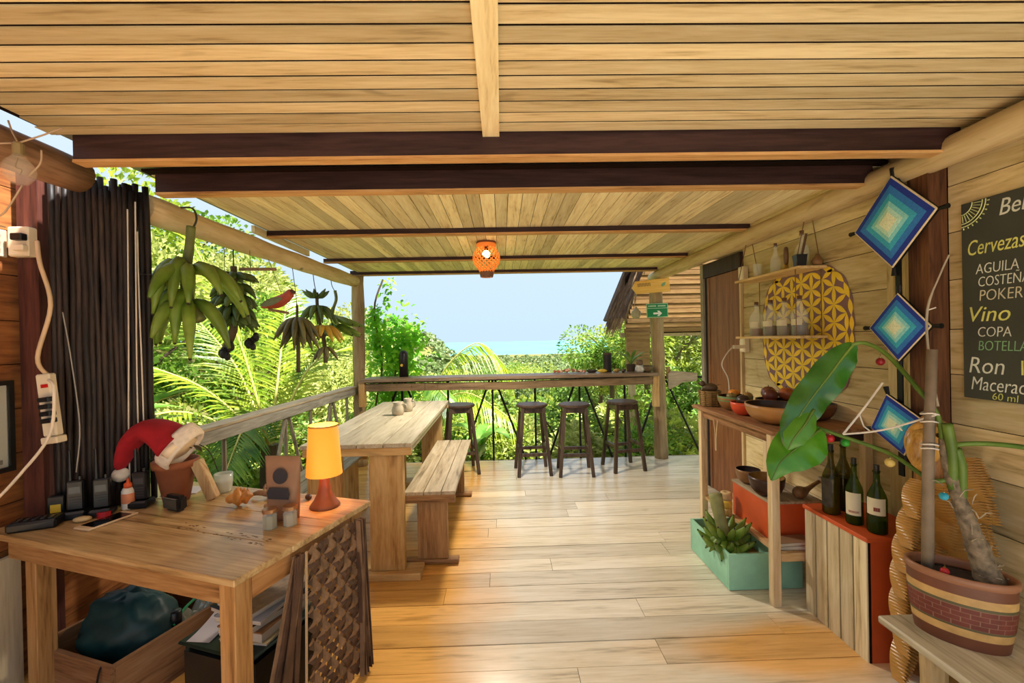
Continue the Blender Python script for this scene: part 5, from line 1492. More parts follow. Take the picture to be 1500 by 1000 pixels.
bigleaf([(1.345, 1.86, 1.17), (1.30, 1.85, 1.11), (1.245, 1.845, 1.05), (1.22, 1.85, 1.0)], [0.012, 0.045, 0.045, 0.004], (-0.2, -1, 0.6), LGB, 0.08, plant)
# fairy light wires
WW = plain('white_wire', S(214, 206, 196), 0.6)
t = thing('fairy_light_wire', 'white wrapped twig of fairy lights tied to the plant stake', 'fairy lights', (1.46, 1.85, 1.06))
def fw(p): return Vector(p) - Vector((1.46, 1.85, 1.06))
MB().tube(catmull([fw((1.464, 1.85, 1.061)), fw((1.535, 1.82, 1.18)), fw((1.589, 1.79, 1.287))], 4), 0.004, 6).build('wire', WW, t)
MB().tube(catmull([fw((1.464, 1.85, 1.061)), fw((1.54, 1.74, 1.10)), fw((1.60, 1.575, 1.19))], 4), 0.004, 6).build('wire', WW, t)
MB().tube([fw((1.52, 1.83, 1.15)), fw((1.53, 1.82, 1.10)), fw((1.555, 1.82, 1.08))], 0.003, 6).build('twig', WW, t)
MB().tube([fw((1.56, 1.70, 1.13)), fw((1.585, 1.70, 1.105))], 0.003, 6).build('twig', WW, t)
t = thing('fairy_light_wire', 'bare whitish twig rising beside the middle woven diamond', 'fairy lights', (1.61, 1.58, 1.22))
MB().tube(catmull([(0, 0, 0), (0.03, 0.06, 0.17), (0.065, 0.10, 0.36), (0.10, 0.08, 0.50), (0.115, 0.06, 0.57)], 4), [0.0045] * 10 + [0.003] * 7, 6).build('twig', plain('grey_twig', S(160, 148, 130), 0.7), t)
MB().tube([(0.065, 0.10, 0.36), (0.09, 0.09, 0.37)], 0.0025, 5).build('side_twig', WW, t)
MB().tube([(0.025, 0.05, 0.15), (0.01, 0.04, 0.21)], 0.0025, 5).build('side_twig', WW, t)
for zz in (1.16, 1.19, 1.06, 1.075):
    MB().tube([(1.60 - 1.61 + 0.026 * math.cos(a * math.pi / 6), 1.602 - 1.58 + 0.026 * math.sin(a * math.pi / 6), zz - 1.22 + 0.004 * math.sin(a)) for a in range(13)], 0.003, 5).build('tie', WW, t)
# ornaments
def ornament(x, y, z, r, col, lab):
    t = thing('bauble', lab, 'ornament', (x, y, z), group=None)
    MB().ball((0, 0, 0), r, 14, 10).build('ball', plain('bauble_%d_%d' % (int(col[0] * 99), int(col[1] * 99)), col, 0.35, var=0.15), t, smooth=True)
    MB().lathe([(r * 0.3, r * 0.9), (r * 0.3, r * 1.2), (0, r * 1.2)], 8).build('cap', plain('bauble_cap', S(150, 130, 80), 0.3, metal=0.7), t)
    MB().tube([(0, 0, r * 1.2), (0, 0, r * 1.9)], 0.0014, 4).build('loop', ROPE, t)
ornament(1.585, 1.795, 1.375, 0.0165, S(130, 20, 30), 'dark red bauble hanging from the upper leaf stalk')
ornament(1.445, 1.90, 1.032, 0.017, S(170, 24, 34), 'red bauble hanging from the lower leaf stalk')
ornament(1.485, 1.865, 1.020, 0.017, S(40, 140, 40), 'green bauble hanging next to the red one')
ornament(1.573, 1.745, 0.965, 0.018, S(206, 180, 100), 'cream gold bauble on the lower leaf stalk')
ornament(1.40, 1.93, 1.05, 0.019, S(170, 156, 136), 'greyish white bauble at the leaf base')
ornament(1.575, 1.53, 0.905, 0.014, S(40, 150, 180), 'turquoise bead beside the grey stake')
ornament(1.60, 1.555, 0.62, 0.014, S(190, 40, 50), 'small red bead lying on the pot soil')

# carved wooden parrot
t = thing('carved_parrot', 'large carved golden brown wooden parrot leaning on the wall', 'sculpture', (1.835, 1.85, 0))
GW = wood('gold_wood', S(120, 74, 26), S(186, 136, 62), S(216, 172, 94), 'z', rough=0.3, spec=0.5, var=0.5, across=20, along=3, knots=0.0, bump=0.0)
GWD = wood('gold_wood_dark', S(84, 46, 18), S(140, 90, 40), S(176, 122, 60), 'z', rough=0.35, spec=0.5, var=0.2, across=20, along=3, knots=0.2)
m = MB(); vs = []; fs = []
prof = [(0.02, 0.05, 0.03, -0.06), (0.15, 0.06, 0.035, -0.06), (0.35, 0.10, 0.04, -0.045), (0.55, 0.135, 0.045, -0.01), (0.72, 0.15, 0.048, 0.03), (0.86, 0.14, 0.05, 0.05), (0.97, 0.115, 0.05, 0.04), (1.04, 0.10, 0.048, 0.02), (1.10, 0.075, 0.04, 0.01), (1.13, 0.03, 0.02, 0.0)]
for (z, a, b_, cx) in prof:
    for j in range(20):
        an = 2 * math.pi * j / 20
        vs.append((cx + 0.01 + a * 0.82 * math.cos(an), b_ * math.sin(an), z))
for i in range(len(prof) - 1):
    for j in range(20):
        a = i * 20 + j; b_ = i * 20 + (j + 1) % 20
        fs.append((a, b_, b_ + 20, a + 20))
fs += [tuple(range(19, -1, -1)), tuple(range((len(prof) - 1) * 20, len(prof) * 20))]
m.add(vs, fs); m.build('body', GWD, t, smooth=True)
MB().ball((-0.045, -0.03, 1.02), (0.075, 0.05, 0.095), 18, 12).build('face', GW, t, smooth=True)
m = MB(); m.tube(catmull([(-0.05, -0.05, 1.06), (-0.095, -0.06, 1.045), (-0.115, -0.062, 0.99), (-0.095, -0.06, 0.935), (-0.075, -0.055, 0.915)], 4), [0.03, 0.034, 0.036, 0.036, 0.036, 0.035, 0.034, 0.032, 0.03, 0.028, 0.025, 0.022, 0.02, 0.016, 0.012, 0.008, 0.003], 12)
m.build('beak', GW, t, smooth=True)
MB().ball((-0.03, -0.083, 1.065), 0.011, 10, 8).build('eye', BLKP, t, smooth=True)
m = MB()
for k in range(26):
    a = rnd.uniform(0, 2 * math.pi); q = rnd.uniform(0, 1) ** 0.5
    m.ball((0.155 + 0.028 * q * math.cos(a), -0.047, 0.79 + 0.10 * q * math.sin(a)), (0.006, 0.003, 0.006), 6, 4)
m.build('carved_dots', plain('dot_brown', S(70, 40, 20), 0.5), t)
# feather: ridged leaf shape with carved barbs
def feather_mesh():
    m = MB(); vs = []; fs = []
    n, K = 64, 6
    for i in range(n + 1):
        u = i / n
        w = 0.5 * (math.sin(math.pi * (0.22 + 0.77 * u)) ** 0.9)
        for j in range(-K, K + 1):
            s = j / K
            rib = 0.036 * math.sin(i * 1.45 - abs(j) * 1.15) * (1 - abs(s) ** 4) * (0 if j == 0 else 1) - (0.07 if j == 0 else 0)
            zoff = 0.26 * (1 - abs(s) ** 2.2) + rib
            vs.append((w * s * 0.46, -zoff - 0.10 * u, -u))
    c = 2 * K + 1
    for i in range(n):
        for j in range(2 * K):
            a = i * c + j
            fs.append((a, a + c, a + c + 1, a + 1))
    m.add(vs, fs)
    return m
GF = plain('gold_feather', S(182, 134, 66), 0.24, var=0.08, scale=3, spec=0.5)
f0 = feather_mesh()
proto = None
def feather(x, y, z, L, wd, ang, mat):
    global proto
    if proto is None:
        o = f0.build('feather', mat, t, smooth=True); proto = o
    else:
        o = proto.copy(); COL.objects.link(o); o.parent = t
    o.location = (x, y, z); o.scale = (wd, 0.27, L); o.rotation_euler = (R(-6), R(ang), 0)
    return o
def body_at(z):
    for k in range(len(prof) - 1):
        if prof[k][0] <= z <= prof[k + 1][0]:
            u = (z - prof[k][0]) / (prof[k + 1][0] - prof[k][0])
            return [prof[k][q] + (prof[k + 1][q] - prof[k][q]) * u for q in (1, 2, 3)]
    return prof[0][1:] if z < prof[0][0] else prof[-1][1:]
rows_ = [(0.20, 3, 0.19, 0.19), (0.31, 3, 0.17, 0.20), (0.42, 4, 0.17, 0.20), (0.53, 4, 0.17, 0.20), (0.64, 4, 0.17, 0.21), (0.75, 4, 0.17, 0.21), (0.86, 4, 0.16, 0.20), (0.95, 4, 0.15, 0.18)]
for ri, (z, n, L, wd) in enumerate(rows_):
    a_, b_, c_ = body_at(z)
    for q in range(n):
        sx_ = -1.0 + 2.0 * (q + (0.5 if ri % 2 else 0.0) * 0.5) / (n - 1 + (0.25 if ri % 2 else 0))
        sx_ = max(-0.85, min(0.55, sx_))
        if z > 0.92 and sx_ < -0.2: continue
        x = c_ + a_ * sx_ * 0.95
        y = -b_ * math.sqrt(max(0.0, 1 - min(1, sx_ * sx_))) * 0.9 + 0.004
        o = feather(x, y, z + rnd.uniform(-0.012, 0.012), L, wd, 12 - sx_ * 6 + rnd.uniform(-4, 4), GF)
        o.rotation_euler = (R(-13), R(13 + max(0, -sx_) * 20 - max(0, sx_) * 8 + rnd.uniform(-4, 4)), R(sx_ * 20))
# ================================================================== hanging bunches on the left log
def bunch(lab, loc, name='plantain_bunch'):
    return thing(name, lab, 'plantains', loc)
def hang_cord(t, z):
    MB().tube(catmull([(0, 0, z), (0.012, 0, z + 0.08), (-0.01, 0, 0)], 4), 0.004, 5).build('hanging_cord', STEM, t)
# 1 big plantains in front
t = bunch('pale green bunch of very large plantains on a thick stalk nearest the cane screen', (-1.655, 2.36, 2.155))
MB().tube(catmull([(0.02, 0, -0.02), (0.01, 0, -0.12), (-0.01, 0, -0.26), (-0.005, 0, -0.40), (0.06, 0.0, -0.52)], 4), [0.022] * 5 + [0.024] * 5 + [0.028] * 7, 10).build('stalk', BSTEM, t, smooth=True)
MB().tube(catmull([(0.03, 0.0, -0.03), (0.05, 0.0, 0.02), (0.03, 0.0, 0.075), (-0.03, 0, 0.08)], 4), 0.005, 6).build('hanging_cord', STEM, t, smooth=True)
hand(t, (-0.01, 0, -0.23), 6, R(120), R(285), 0.25, 0.034, 0.55, -1.35, BAN)
hand(t, (0.0, 0, -0.26), 6, R(-85), R(50), 0.34, 0.034, 0.30, -0.80, BAN)
hand(t, (-0.01, -0.01, -0.38), 4, R(170), R(290), 0.22, 0.034, 0.35, -1.25, BAN)
hand(t, (0.0, -0.01, -0.42), 5, R(180), R(350), 0.26, 0.034, 0.05, -0.95, BAN)
# 2 dark bunch behind
t = bunch('dark green compact banana bunch hanging behind the large plantains', (-1.79, 2.98, 2.15))
MB().tube(catmull([(0, 0, -0.12), (0.0, 0, -0.3), (0.0, 0, -0.5), (-0.05, 0, -0.64), (-0.09, 0, -0.72)], 4), [0.02] * 9 + [0.026] * 8, 10).build('stalk', BSTEMD, t, smooth=True)
MB().tube([(0, 0, 0), (0, 0, -0.13)], 0.004, 5).build('hanging_cord', STEM, t)
for k in range(5):
    hand(t, (0.0, 0, -0.19 - 0.066 * k), 11, R(k * 25), R(k * 25 + 330), 0.14, 0.025, 0.25 if k < 2 else -0.1, -0.75 if k % 2 else -0.5, BAND)
MB().tube([(0.04, 0, -0.14), (0.28, 0, -0.145)], 0.011, 7).build('dry_stick', DW, t)
# 3 downward hand
t = bunch('brownish green bunch with fingers pointing down on a long thin stalk', (-1.785, 3.80, 2.155))
MB().tube(catmull([(0, 0, 0.0), (0.03, 0, -0.3), (0.03, 0, -0.42), (0.035, 0, -0.62), (0.03, 0, -0.90)], 4), [0.003] * 5 + [0.012] * 4 + [0.017] * 8, 8).build('stalk', BSTEMD, t, smooth=True)
GB = leaf_mat('banana_brownish', S(84, 76, 40), S(120, 112, 66), trans=0.0)
hand(t, (0.03, 0, -0.43), 8, R(150), R(380), 0.20, 0.025, -0.35, -0.75, GB)
hand(t, (0.04, 0, -0.50), 7, R(190), R(370), 0.18, 0.024, -0.7, -0.6, GB)
# 4 green and yellow
t = bunch('banana bunch turning yellow at its lower hands', (-1.78, 4.20, 2.165))
MB().tube(catmull([(0, 0, 0), (0.01, 0, -0.1), (0.03, 0, -0.2)], 4), 0.004, 5).build('hanging_cord', STEM, t)
MB().tube(catmull([(0.03, 0, -0.18), (0.04, 0, -0.4), (0.09, 0, -0.65), (0.10, 0, -0.85)], 4), [0.016] * 7 + [0.02] * 6, 8).build('stalk', BSTEMD, t, smooth=True)
hand(t, (0.03, 0, -0.23), 8, R(0), R(330), 0.11, 0.021, 0.35, 0.3, BAND)
hand(t, (0.035, 0, -0.31), 10, R(40), R(380), 0.17, 0.025, -0.2, -0.7, BAND)
hand(t, (0.09, -0.01, -0.50), 10, R(130), R(410), 0.18, 0.026, -0.15, -0.65, BANY)
hand(t, (0.10, 0, -0.70), 6, R(160), R(400), 0.13, 0.018, -0.6, -0.5, GB)
# 5 large plantains beside the post
t = bunch('striped green plantain bunch hanging closest to the vine covered post', (-1.775, 4.62, 2.17))
MB().tube(catmull([(0, 0, 0), (0.01, 0, -0.07), (0.04, 0, -0.13)], 4), 0.004, 5).build('hanging_cord', STEM, t)
MB().tube(catmull([(0.04, 0, -0.12), (0.05, 0, -0.22), (0.0, 0, -0.36), (0.02, 0, -0.48)], 4), [0.016] * 7 + [0.022] * 6, 8).build('stalk', BSTEM, t, smooth=True)
hand(t, (0.0, 0, -0.38), 5, R(-60), R(50), 0.33, 0.031, -0.5, 0.12, BAN)
hand(t, (0.01, 0, -0.46), 6, R(-80), R(60), 0.30, 0.031, -0.6, 0.05, BAN)
hand(t, (0.01, 0, -0.50), 5, R(120), R(300), 0.18, 0.022, -0.7, -0.1, BAND)
# seed pods
for i, (x, y, z, lab) in enumerate(((-1.80, 2.90, 1.47, 'cluster of black seed pods hanging lower than the dark bunch'), (-1.72, 3.05, 1.53, 'smaller cluster of black seed pods on a string'))):
    t = thing('seed_pod', lab, 'seed pod', (x, y, z))
    for k in range(7):
        a = k * 0.9
        MB().ball((0.028 * math.cos(a), 0.028 * math.sin(a), -0.012 * k + 0.03), (0.02, 0.02, 0.027), 8, 6).build('pod', plain('pod_black', S(34, 32, 28), 0.6), t, smooth=True)
    MB().tube([(0, 0, 0.03), (0.0, 0.0, 2.15 - z)], 0.002, 4).build('hanging_cord', STEM, t)
# carved bird
t = thing('hanging_bird', 'carved red bird ornament hanging beside the banana bunches', 'ornament', (-1.70, 3.40, 1.83))
m = MB(); m.tube(catmull([(-0.14, 0, -0.045), (-0.07, 0, -0.02), (0.0, 0, 0.0), (0.05, 0, 0.03), (0.09, 0, 0.062), (0.115, 0, 0.055)], 4), [0.006, 0.014, 0.022, 0.03, 0.036, 0.042, 0.045, 0.046, 0.046, 0.045, 0.042, 0.04, 0.038, 0.036, 0.034, 0.034, 0.033, 0.028, 0.02, 0.012, 0.004], 12)
m.build('body', plain('bird_red', S(170, 70, 50), 0.5, var=0.3, scale=10), t, smooth=True)
MB().ball((0.088, 0, 0.068), (0.032, 0.03, 0.022), 10, 8).build('crown', plain('bird_brown', S(90, 62, 48), 0.6), t, smooth=True)
for s in (-1, 1):
    MB().blade((0.04, s * 0.042, 0.02), (-1, s * 0.1, -0.35), (0, s, 0.2), 0.17, 0.06, 5, fold=0.1).build('wing', plain('bird_wing', S(110, 110, 70), 0.6, var=0.3), t)
MB().tube([(0.02, 0, 0.045), (-0.08, 0, 0.33)], 0.002, 4).build('hanging_cord', STEM, t)
MB().tube([(-0.09, 0.01, -0.06), (0.06, 0.01, -0.09)], 0.011, 7).build('perch', DW, t)
m = MB()
# wicker ceiling lamp
t = LAMP = thing('ceiling_lamp', 'lit orange wicker lamp fixed below the ceiling boards', 'lamp', (-0.12, 3.86, 2.362))
RAT = plain('rattan_orange', S(214, 130, 62), 0.6, var=0.15, emit=S(255, 120, 36), estr=0.22)
MB().lathe([(0.0, 0.0), (0.088, 0.0), (0.088, -0.014), (0.0, -0.014)], 24).build('ceiling_rose', plain('rose_brown', S(110, 62, 40), 0.5), t)
def lr(u):  # radius along the lamp
    return 0.075 + 0.045 * math.sin(math.pi * min(1, u * 1.12)) - 0.02 * max(0, u - 0.75) * 4 * 0.6
MB().lathe([(0.083, -0.015), (0.088, -0.03), (0.080, -0.048)], 24, cap0=False, cap1=False).build('collar', RAT, t, smooth=True)
for s in (-1, 1):
    for k in range(16):
        pts = []
        for i in range(15):
            u = i / 14; a = 2 * math.pi * k / 16 + s * u * 2.2
            pts.append((lr(u) * math.cos(a), lr(u) * math.sin(a), -0.045 - 0.22 * u))
        MB().tube(pts, 0.0042, 4, cap=False, flat=0.5).build('wicker_strand', RAT, t)
MB().lathe([(0.062, -0.258), (0.064, -0.27), (0.055, -0.31), (0.050, -0.31), (0.058, -0.268)], 20, cap0=False, cap1=False).build('lower_ring', plain('ring_brown', S(126, 84, 64), 0.6), t, smooth=True)
MB().ball((0, 0, -0.105), 0.034, 14, 10).build('bulb', plain('ceiling_bulb', S(255, 236, 200), 0.4, emit=S(255, 206, 130), estr=14), t, smooth=True)
MB().lathe([(0.018, -0.014), (0.018, -0.075), (0, -0.075)], 10).build('lamp_holder', BLKP, t)

# ================================================================== counter things
KZ = 1.0705
t = thing('black_tube', 'black domed tube with yellow dot standing on the counter', 'container', (-1.205, 5.37, KZ))
MB().lathe([(0, 0), (0.055, 0), (0.055, 0.26), (0.048, 0.295), (0.03, 0.318), (0, 0.325)], 20).build('tube_body', BLKP, t, smooth=True)
MB().lathe([(0, 0), (0.017, 0), (0.017, 0.002), (0, 0.002)], 14, M=Matrix.Translation((-0.012, -0.0545, 0.145)) @ Matrix.Rotation(R(90), 4, 'X')).build('yellow_dot', plain('yellow_sticker', S(214, 176, 50), 0.5), t)
t = thing('black_cylinder', 'plain black open cylinder on the counter near the signed post', 'container', (1.30, 5.38, KZ))
MB().lathe([(0, 0), (0.052, 0), (0.052, 0.235), (0.047, 0.238), (0.047, 0.02), (0, 0.02)], 20).build('shell', plain('black_wood', S(34, 26, 26), 0.6, var=0.3), t)
MB().lathe([(0.0525, 0.22), (0.054, 0.221), (0.054, 0.236), (0.0525, 0.238)], 20, cap0=False, cap1=False).build('rim', plain('rim_brown', S(76, 50, 40), 0.6), t)
t = thing('shell_garland', 'garland of small pink and brown shells heaped on the counter', 'garland', (0.82, 5.36, KZ))
SHC = [plain('shell_pink', S(206, 150, 124), 0.5), plain('shell_brown', S(140, 84, 56), 0.5), plain('shell_cream', S(224, 196, 160), 0.5), plain('shell_rust', S(176, 90, 60), 0.5)]
for k in range(34):
    x = rnd.uniform(-0.18, 0.18); r_ = rnd.uniform(0.014, 0.024)
    MB().lathe([(0, 0), (r_, r_ * 0.3), (r_ * 0.85, r_ * 0.9), (r_ * 0.3, r_ * 1.5), (0, r_ * 1.6)], 8).build('shell', SHC[k % 4], t, loc=(x, rnd.uniform(-0.05, 0.05), 0.006 + 0.028 * max(0, 1 - abs(x) / 0.15) * rnd.random()), rot=(rnd.uniform(-.3, .3), rnd.uniform(-.3, .3), 0), smooth=True)
bowl(1.10, 5.36, KZ, 0.065, 0.035, plain('plate_dark', S(60, 52, 46), 0.5), BOWLIN, 'small dark dish on the counter beside the black cylinder', name='dish')
bowl(1.745, 5.27, KZ, 0.085, 0.075, plain('half_gourd', S(110, 88, 60), 0.5, var=0.2), BOWLIN, 'brown half gourd bowl at the post end of the counter', name='gourd_bowl')
for i, (x, y, c, lab) in enumerate(((1.22, 5.30, S(214, 176, 60), 'yellow seed pod lying in front of the black cylinder'), (1.40, 5.32, S(190, 160, 90), 'straw coloured pod on the counter past the black cylinder'), (1.47, 5.28, S(96, 78, 60), 'brown pod on the counter between the cylinder and jar'))):
    t = thing('dry_pod', lab, 'pod', (x, y, KZ), R(30 * i))
    MB().lathe([(0, -0.06), (0.014, -0.05), (0.024, -0.01), (0.022, 0.025), (0.008, 0.055), (0, 0.06)], 10, M=Matrix.Translation((0, 0, 0.024)) @ Matrix.Rotation(R(90), 4, 'Y')).build('husk', plain('husk_%d' % i, c, 0.6, var=0.25, scale=30), t, smooth=True)
    MB().tube([(0.055, 0, 0.024), (0.085, 0, 0.03)], 0.004, 5).build('stem', STEM, t)
t = thing('clay_jar', 'small white and blue glazed jar with brown lid on the counter', 'jar', (1.66, 5.24, KZ))
MB().lathe([(0, 0), (0.04, 0), (0.056, 0.03), (0.056, 0.055), (0.04, 0.08), (0.032, 0.09), (0, 0.09)], 18).build('body', plain('jar_glaze', S(190, 186, 176), 0.35, var=0.4, scale=24), t, smooth=True)
MB().lathe([(0.036, 0.09), (0.038, 0.12), (0.03, 0.15), (0, 0.155)], 16).build('lid', plain('jar_lid', S(110, 84, 60), 0.6), t, smooth=True)
t = thing('arrow_plant', 'long leaved plant in a dark pot at the end of the counter', 'plant', (1.60, 5.41, KZ))
MB().lathe([(0, 0), (0.045, 0), (0.06, 0.09), (0.055, 0.09), (0.04, 0.02), (0, 0.02)], 16).build('pot', plain('pot_dark', S(74, 56, 44), 0.7), t)
MB().lathe([(0, 0.075), (0.053, 0.075)], 14, cap1=False).build('soil', plain('soil', S(44, 32, 24), 1.0), t)
LFM = leaf_mat('strap_leaf', S(96, 130, 50), S(160, 184, 96), trans=0.3)
for k in range(11):
    a = k * 2.4; el = 0.5 + 0.9 * ((k * 37) % 10) / 10
    MB().blade((0, 0, 0.08), (math.cos(a), math.sin(a) * 0.6, el + 0.4), (0, 0, 1), 0.40 + 0.05 * (k % 3), 0.045, 7, droop=0.55).build('leaf', LFM, t, smooth=True)

# arrow sign, green sign, gourd, board
t = thing('arrow_sign', 'yellow wooden arrow sign nailed to the log post', 'sign', (1.82, 5.262, 2.105))
t.rotation_euler = (0, R(-4), 0)
MXZ = Matrix(((1, 0, 0, 0), (0, 0, -1, 0), (0, 1, 0, 0), (0, 0, 0, 1)))
MB().prism([(-0.235, 0.0), (-0.185, -0.075), (0.225, -0.078), (0.225, 0.09), (-0.19, 0.075)], 0.022, MXZ).build('board', wood('sign_yellow', S(206, 150, 60), S(232, 178, 84), S(240, 196, 110), 'x', var=0.05, knots=0), t)
m = MB()
for k in range(9):
    m.box(-0.165 + k * 0.018, -0.155 + k * 0.018, -0.0235, -0.0222, 0.008, 0.046)
    m.box(-0.165 + k * 0.018, -0.150 + k * 0.018, -0.0235, -0.0222, 0.008 + 0.03 * (k % 2), 0.016 + 0.03 * (k % 2))
m.build('faded_lettering', plain('faded_letter', S(166, 136, 84), 0.7), t)['kind'] = 'stuff'
m = MB(); m.prism([(0.12, -0.005), (0.14, -0.012), (0.165, 0.0), (0.18, 0.04), (0.15, 0.035), (0.125, 0.02)], 0.0012, Matrix.Translation((0, -0.022, 0)) @ MXZ); m.build('leaf_mark', plain('leaf_teal', S(120, 158, 120), 0.6), t)
t = thing('exit_sign', 'green direction sign with white arrow on the log post', 'sign', (1.892, 5.262, 1.815))
t.rotation_euler = (0, R(-1), 0)
MB().box(-0.13, 0.13, -0.008, 0, -0.085, 0.085).build('border', plain('sign_pale', S(160, 206, 160), 0.5), t)
MB().box(-0.122, 0.122, -0.0095, -0.008, -0.077, 0.077).build('panel', plain('sign_green', S(10, 128, 66), 0.4, var=0.05), t)
m = MB(); m.prism([(-0.05, -0.047), (0.012, -0.047), (-0.004, -0.068), (0.022, -0.068), (0.056, -0.036), (0.022, -0.004), (-0.004, -0.004), (0.012, -0.025), (-0.05, -0.025)], 0.001, Matrix.Translation((0, -0.0096, 0)) @ MXZ); m.build('white_arrow', plain('sign_white', S(236, 236, 226), 0.5), t)
m = MB()
for k in range(13):
    if k in (6,): continue
    m.box(-0.108 + k * 0.0165, -0.097 + k * 0.0165, -0.0106, -0.0096, 0.045, 0.063)
m.build('small_lettering', plain('sign_letters', S(190, 220, 190), 0.5), t)['kind'] = 'stuff'
MB().box(-0.122, 0.122, -0.0104, -0.0096, 0.024, 0.029).build('dividing_line', plain('sign_letters', S(190, 220, 190), 0.5), t)
t = thing('hanging_gourd', 'pale round gourd hanging from the roof edge by a cord', 'gourd', (1.70, 5.475, 1.79))
MB().lathe([(0, -0.065), (0.04, -0.055), (0.062, -0.01), (0.055, 0.03), (0.03, 0.055), (0.016, 0.07), (0.014, 0.085), (0, 0.086)], 16).build('gourd', plain('gourd_pale', S(176, 164, 140), 0.5, var=0.2), t, smooth=True)
MB().tube([(0, 0, 0.085), (0, -0.02, 0.53)], 0.002, 4).build('hanging_cord', ROPE, t)
t = thing('wooden_board', 'flat weathered board jutting from the log post at counter height', 'board', (2.03, 5.33, 0.96))
m = MB(); m.prism([(0.0, -0.10), (0.02, -0.11), (0.18, -0.03), (0.36, -0.01), (0.36, 0.08), (0.2, 0.10), (0.04, 0.115), (0.0, 0.08)], 0.025, MXZ); m.build('board_body', W_GREYX, t)
MB().box(-0.005, 0.035, 0.002, 0.03, 0.02, 0.16).build('bracket', W_BENCH, t)

# neighbouring hut
hut = thing('thatched_hut', 'neighbouring hut with slatted cane gable and ragged thatch edge', 'hut', (3.0, 8.0, -1.5))
W_CANE = wood('cane_slat', S(112, 78, 40), S(152, 114, 66), S(174, 136, 86), 'x', rough=0.7, var=0.4)
nz_ = 16
for i in range(nz_):
    z0 = 3.08 + i * 0.088
    xl = -0.74 + 0.36 * (i / 13)
    MB().box(xl, 1.1, -0.02 + 0.01 * (i % 2), 0.02, z0, z0 + 0.078).build('slat', W_CANE, hut)
MB().box(-0.7, 1.1, 0.022, 0.04, 3.06, 4.5).build('backing', DARKGAP, hut)
for x in (-0.5, 1.0):
    MB().tube([(x, 0.4, -2.0), (x, 0.4, 3.1)], 0.07, 10).build('post', W_LOGZ, hut)
MB().bar((-0.8, 0.1, 3.04), (1.2, 0.1, 3.04), 0.08).build('plate_beam', W_LOG, hut)
m = MB()
for k in range(420):
    u = rnd.random(); yy_ = rnd.uniform(-0.5, 0.5)
    top = Vector((-0.42 - 0.42 * u + rnd.uniform(-0.04, 0.06), yy_, 4.55 - 1.05 * u))
    d = Vector((-0.36 + rnd.uniform(-0.12, 0.12), rnd.uniform(-0.1, 0.1), -1)).normalized()
    L = rnd.uniform(0.3, 0.6)
    m.blade(top, d, (0.3, -1, 0), L, 0.035, 2, droop=0.1)
o = m.build('thatch', plain('thatch', S(146, 118, 92), 0.9, var=0.5, scale=6), hut); o['kind'] = 'stuff'
m = MB(); m.add([(-0.40, -0.5, 4.55), (-0.40, 0.9, 4.55), (-0.92, 0.9, 3.35), (-0.92, -0.5, 3.35), (-0.36, -0.5, 4.52), (-0.36, 0.9, 4.52), (-0.88, 0.9, 3.32), (-0.88, -0.5, 3.32)], [(0, 1, 2, 3), (7, 6, 5, 4), (0, 3, 7, 4), (1, 5, 6, 2), (3, 2, 6, 7), (0, 4, 5, 1)])
m.build('thatch_base', plain('thatch_dark', S(84, 62, 54), 0.9, var=0.3), hut)
MB().box(-0.42, 2.4, -5.0, -0.3, 4.35, 4.42).build('shade_slab', plain('thatch_dark', S(84, 62, 54), 0.9), hut)  # added slab, blocks sun from the deck and the gable
MB().box(-0.72, -0.3, -0.1, 0.0, 2.2, 3.08).build('cane_panel', W_CANE, hut)

ld = bpy.data.lights.new('ceiling_lamp_glow', 'SPOT'); ld.energy = 80; ld.color = (1, 0.90, 0.74); ld.shadow_soft_size = 0.10; ld.spot_size = R(165); ld.spot_blend = 0.6
lo = bpy.data.objects.new('ceiling_lamp_glow', ld); COL.objects.link(lo); lo.parent = LAMP; lo.location = (0, 0, -0.342)
# ================================================================== outdoors
def ground_z(x, y):
    if y < 5.5: g = -1.2
    elif y < 30: g = -1.2 - 0.28 * (y - 5.5)
    elif y < 300: g = -8.06 - 0.05 * (y - 30)
    else: g = -21.56 - 0.0195 * (y - 300)
    near = max(0.0, 1 - max(0, y - 20) / 60.0)
    g += near * min(9.0, max(0.0, -x - 2.8) * 0.62) * min(1.0, max(0.35, (y - 1) / 9.0))
    g += near * min(7.0, max(0.0, x - 5.0) * 0.42) * (1 if y > 3 else 0.4)
    g += 28 * math.exp(-((x + 58) / 32) ** 2 - ((y - 230) / 90) ** 2)
    g += 16 * math.exp(-((x - 120) / 60) ** 2 - ((y - 260) / 90) ** 2)
    return g
m = MB(); vs = []; fs = []
xsg = [-400 + 0 * i for i in range(0)]
def spread(a, b, n, p):
    return [a + (b - a) * math.copysign(abs(2 * i / (n - 1) - 1) ** p, 2 * i / (n - 1) - 1) * 0.5 + (b - a) * 0.5 for i in range(n)]
XS = spread(-420, 420, 70, 2.6)
YS = [-14 + 1.2 * i for i in range(40)] + [34 * (1.09 ** k) for k in range(1, 42)]
for y in YS:
    for x in XS:
        vs.append((x, y, ground_z(x, y) - 0.25 + 0.25 * noise.noise(Vector((x * 0.3, y * 0.3, 0)))))
nx = len(XS)
for j in range(len(YS) - 1):
    for i in range(nx - 1):
        a = j * nx + i
        fs.append((a, a + 1, a + nx + 1, a + nx))
m.add(vs, fs)
g = m.build('ground', plain('hillside_soil', S(112, 110, 62), 0.95, var=0.4, scale=0.8, spec=0.1), smooth=True)
tag(g, kind='structure')
# unseen pale ground added behind the camera, bounces sunlight indoors
tag(MB().box(-7, 7, -9, -0.92, -0.12, -0.02).build('bounce_ground', plain('bounce_sand', S(172, 162, 144), 0.9, var=0.08), smooth=False), kind='structure')
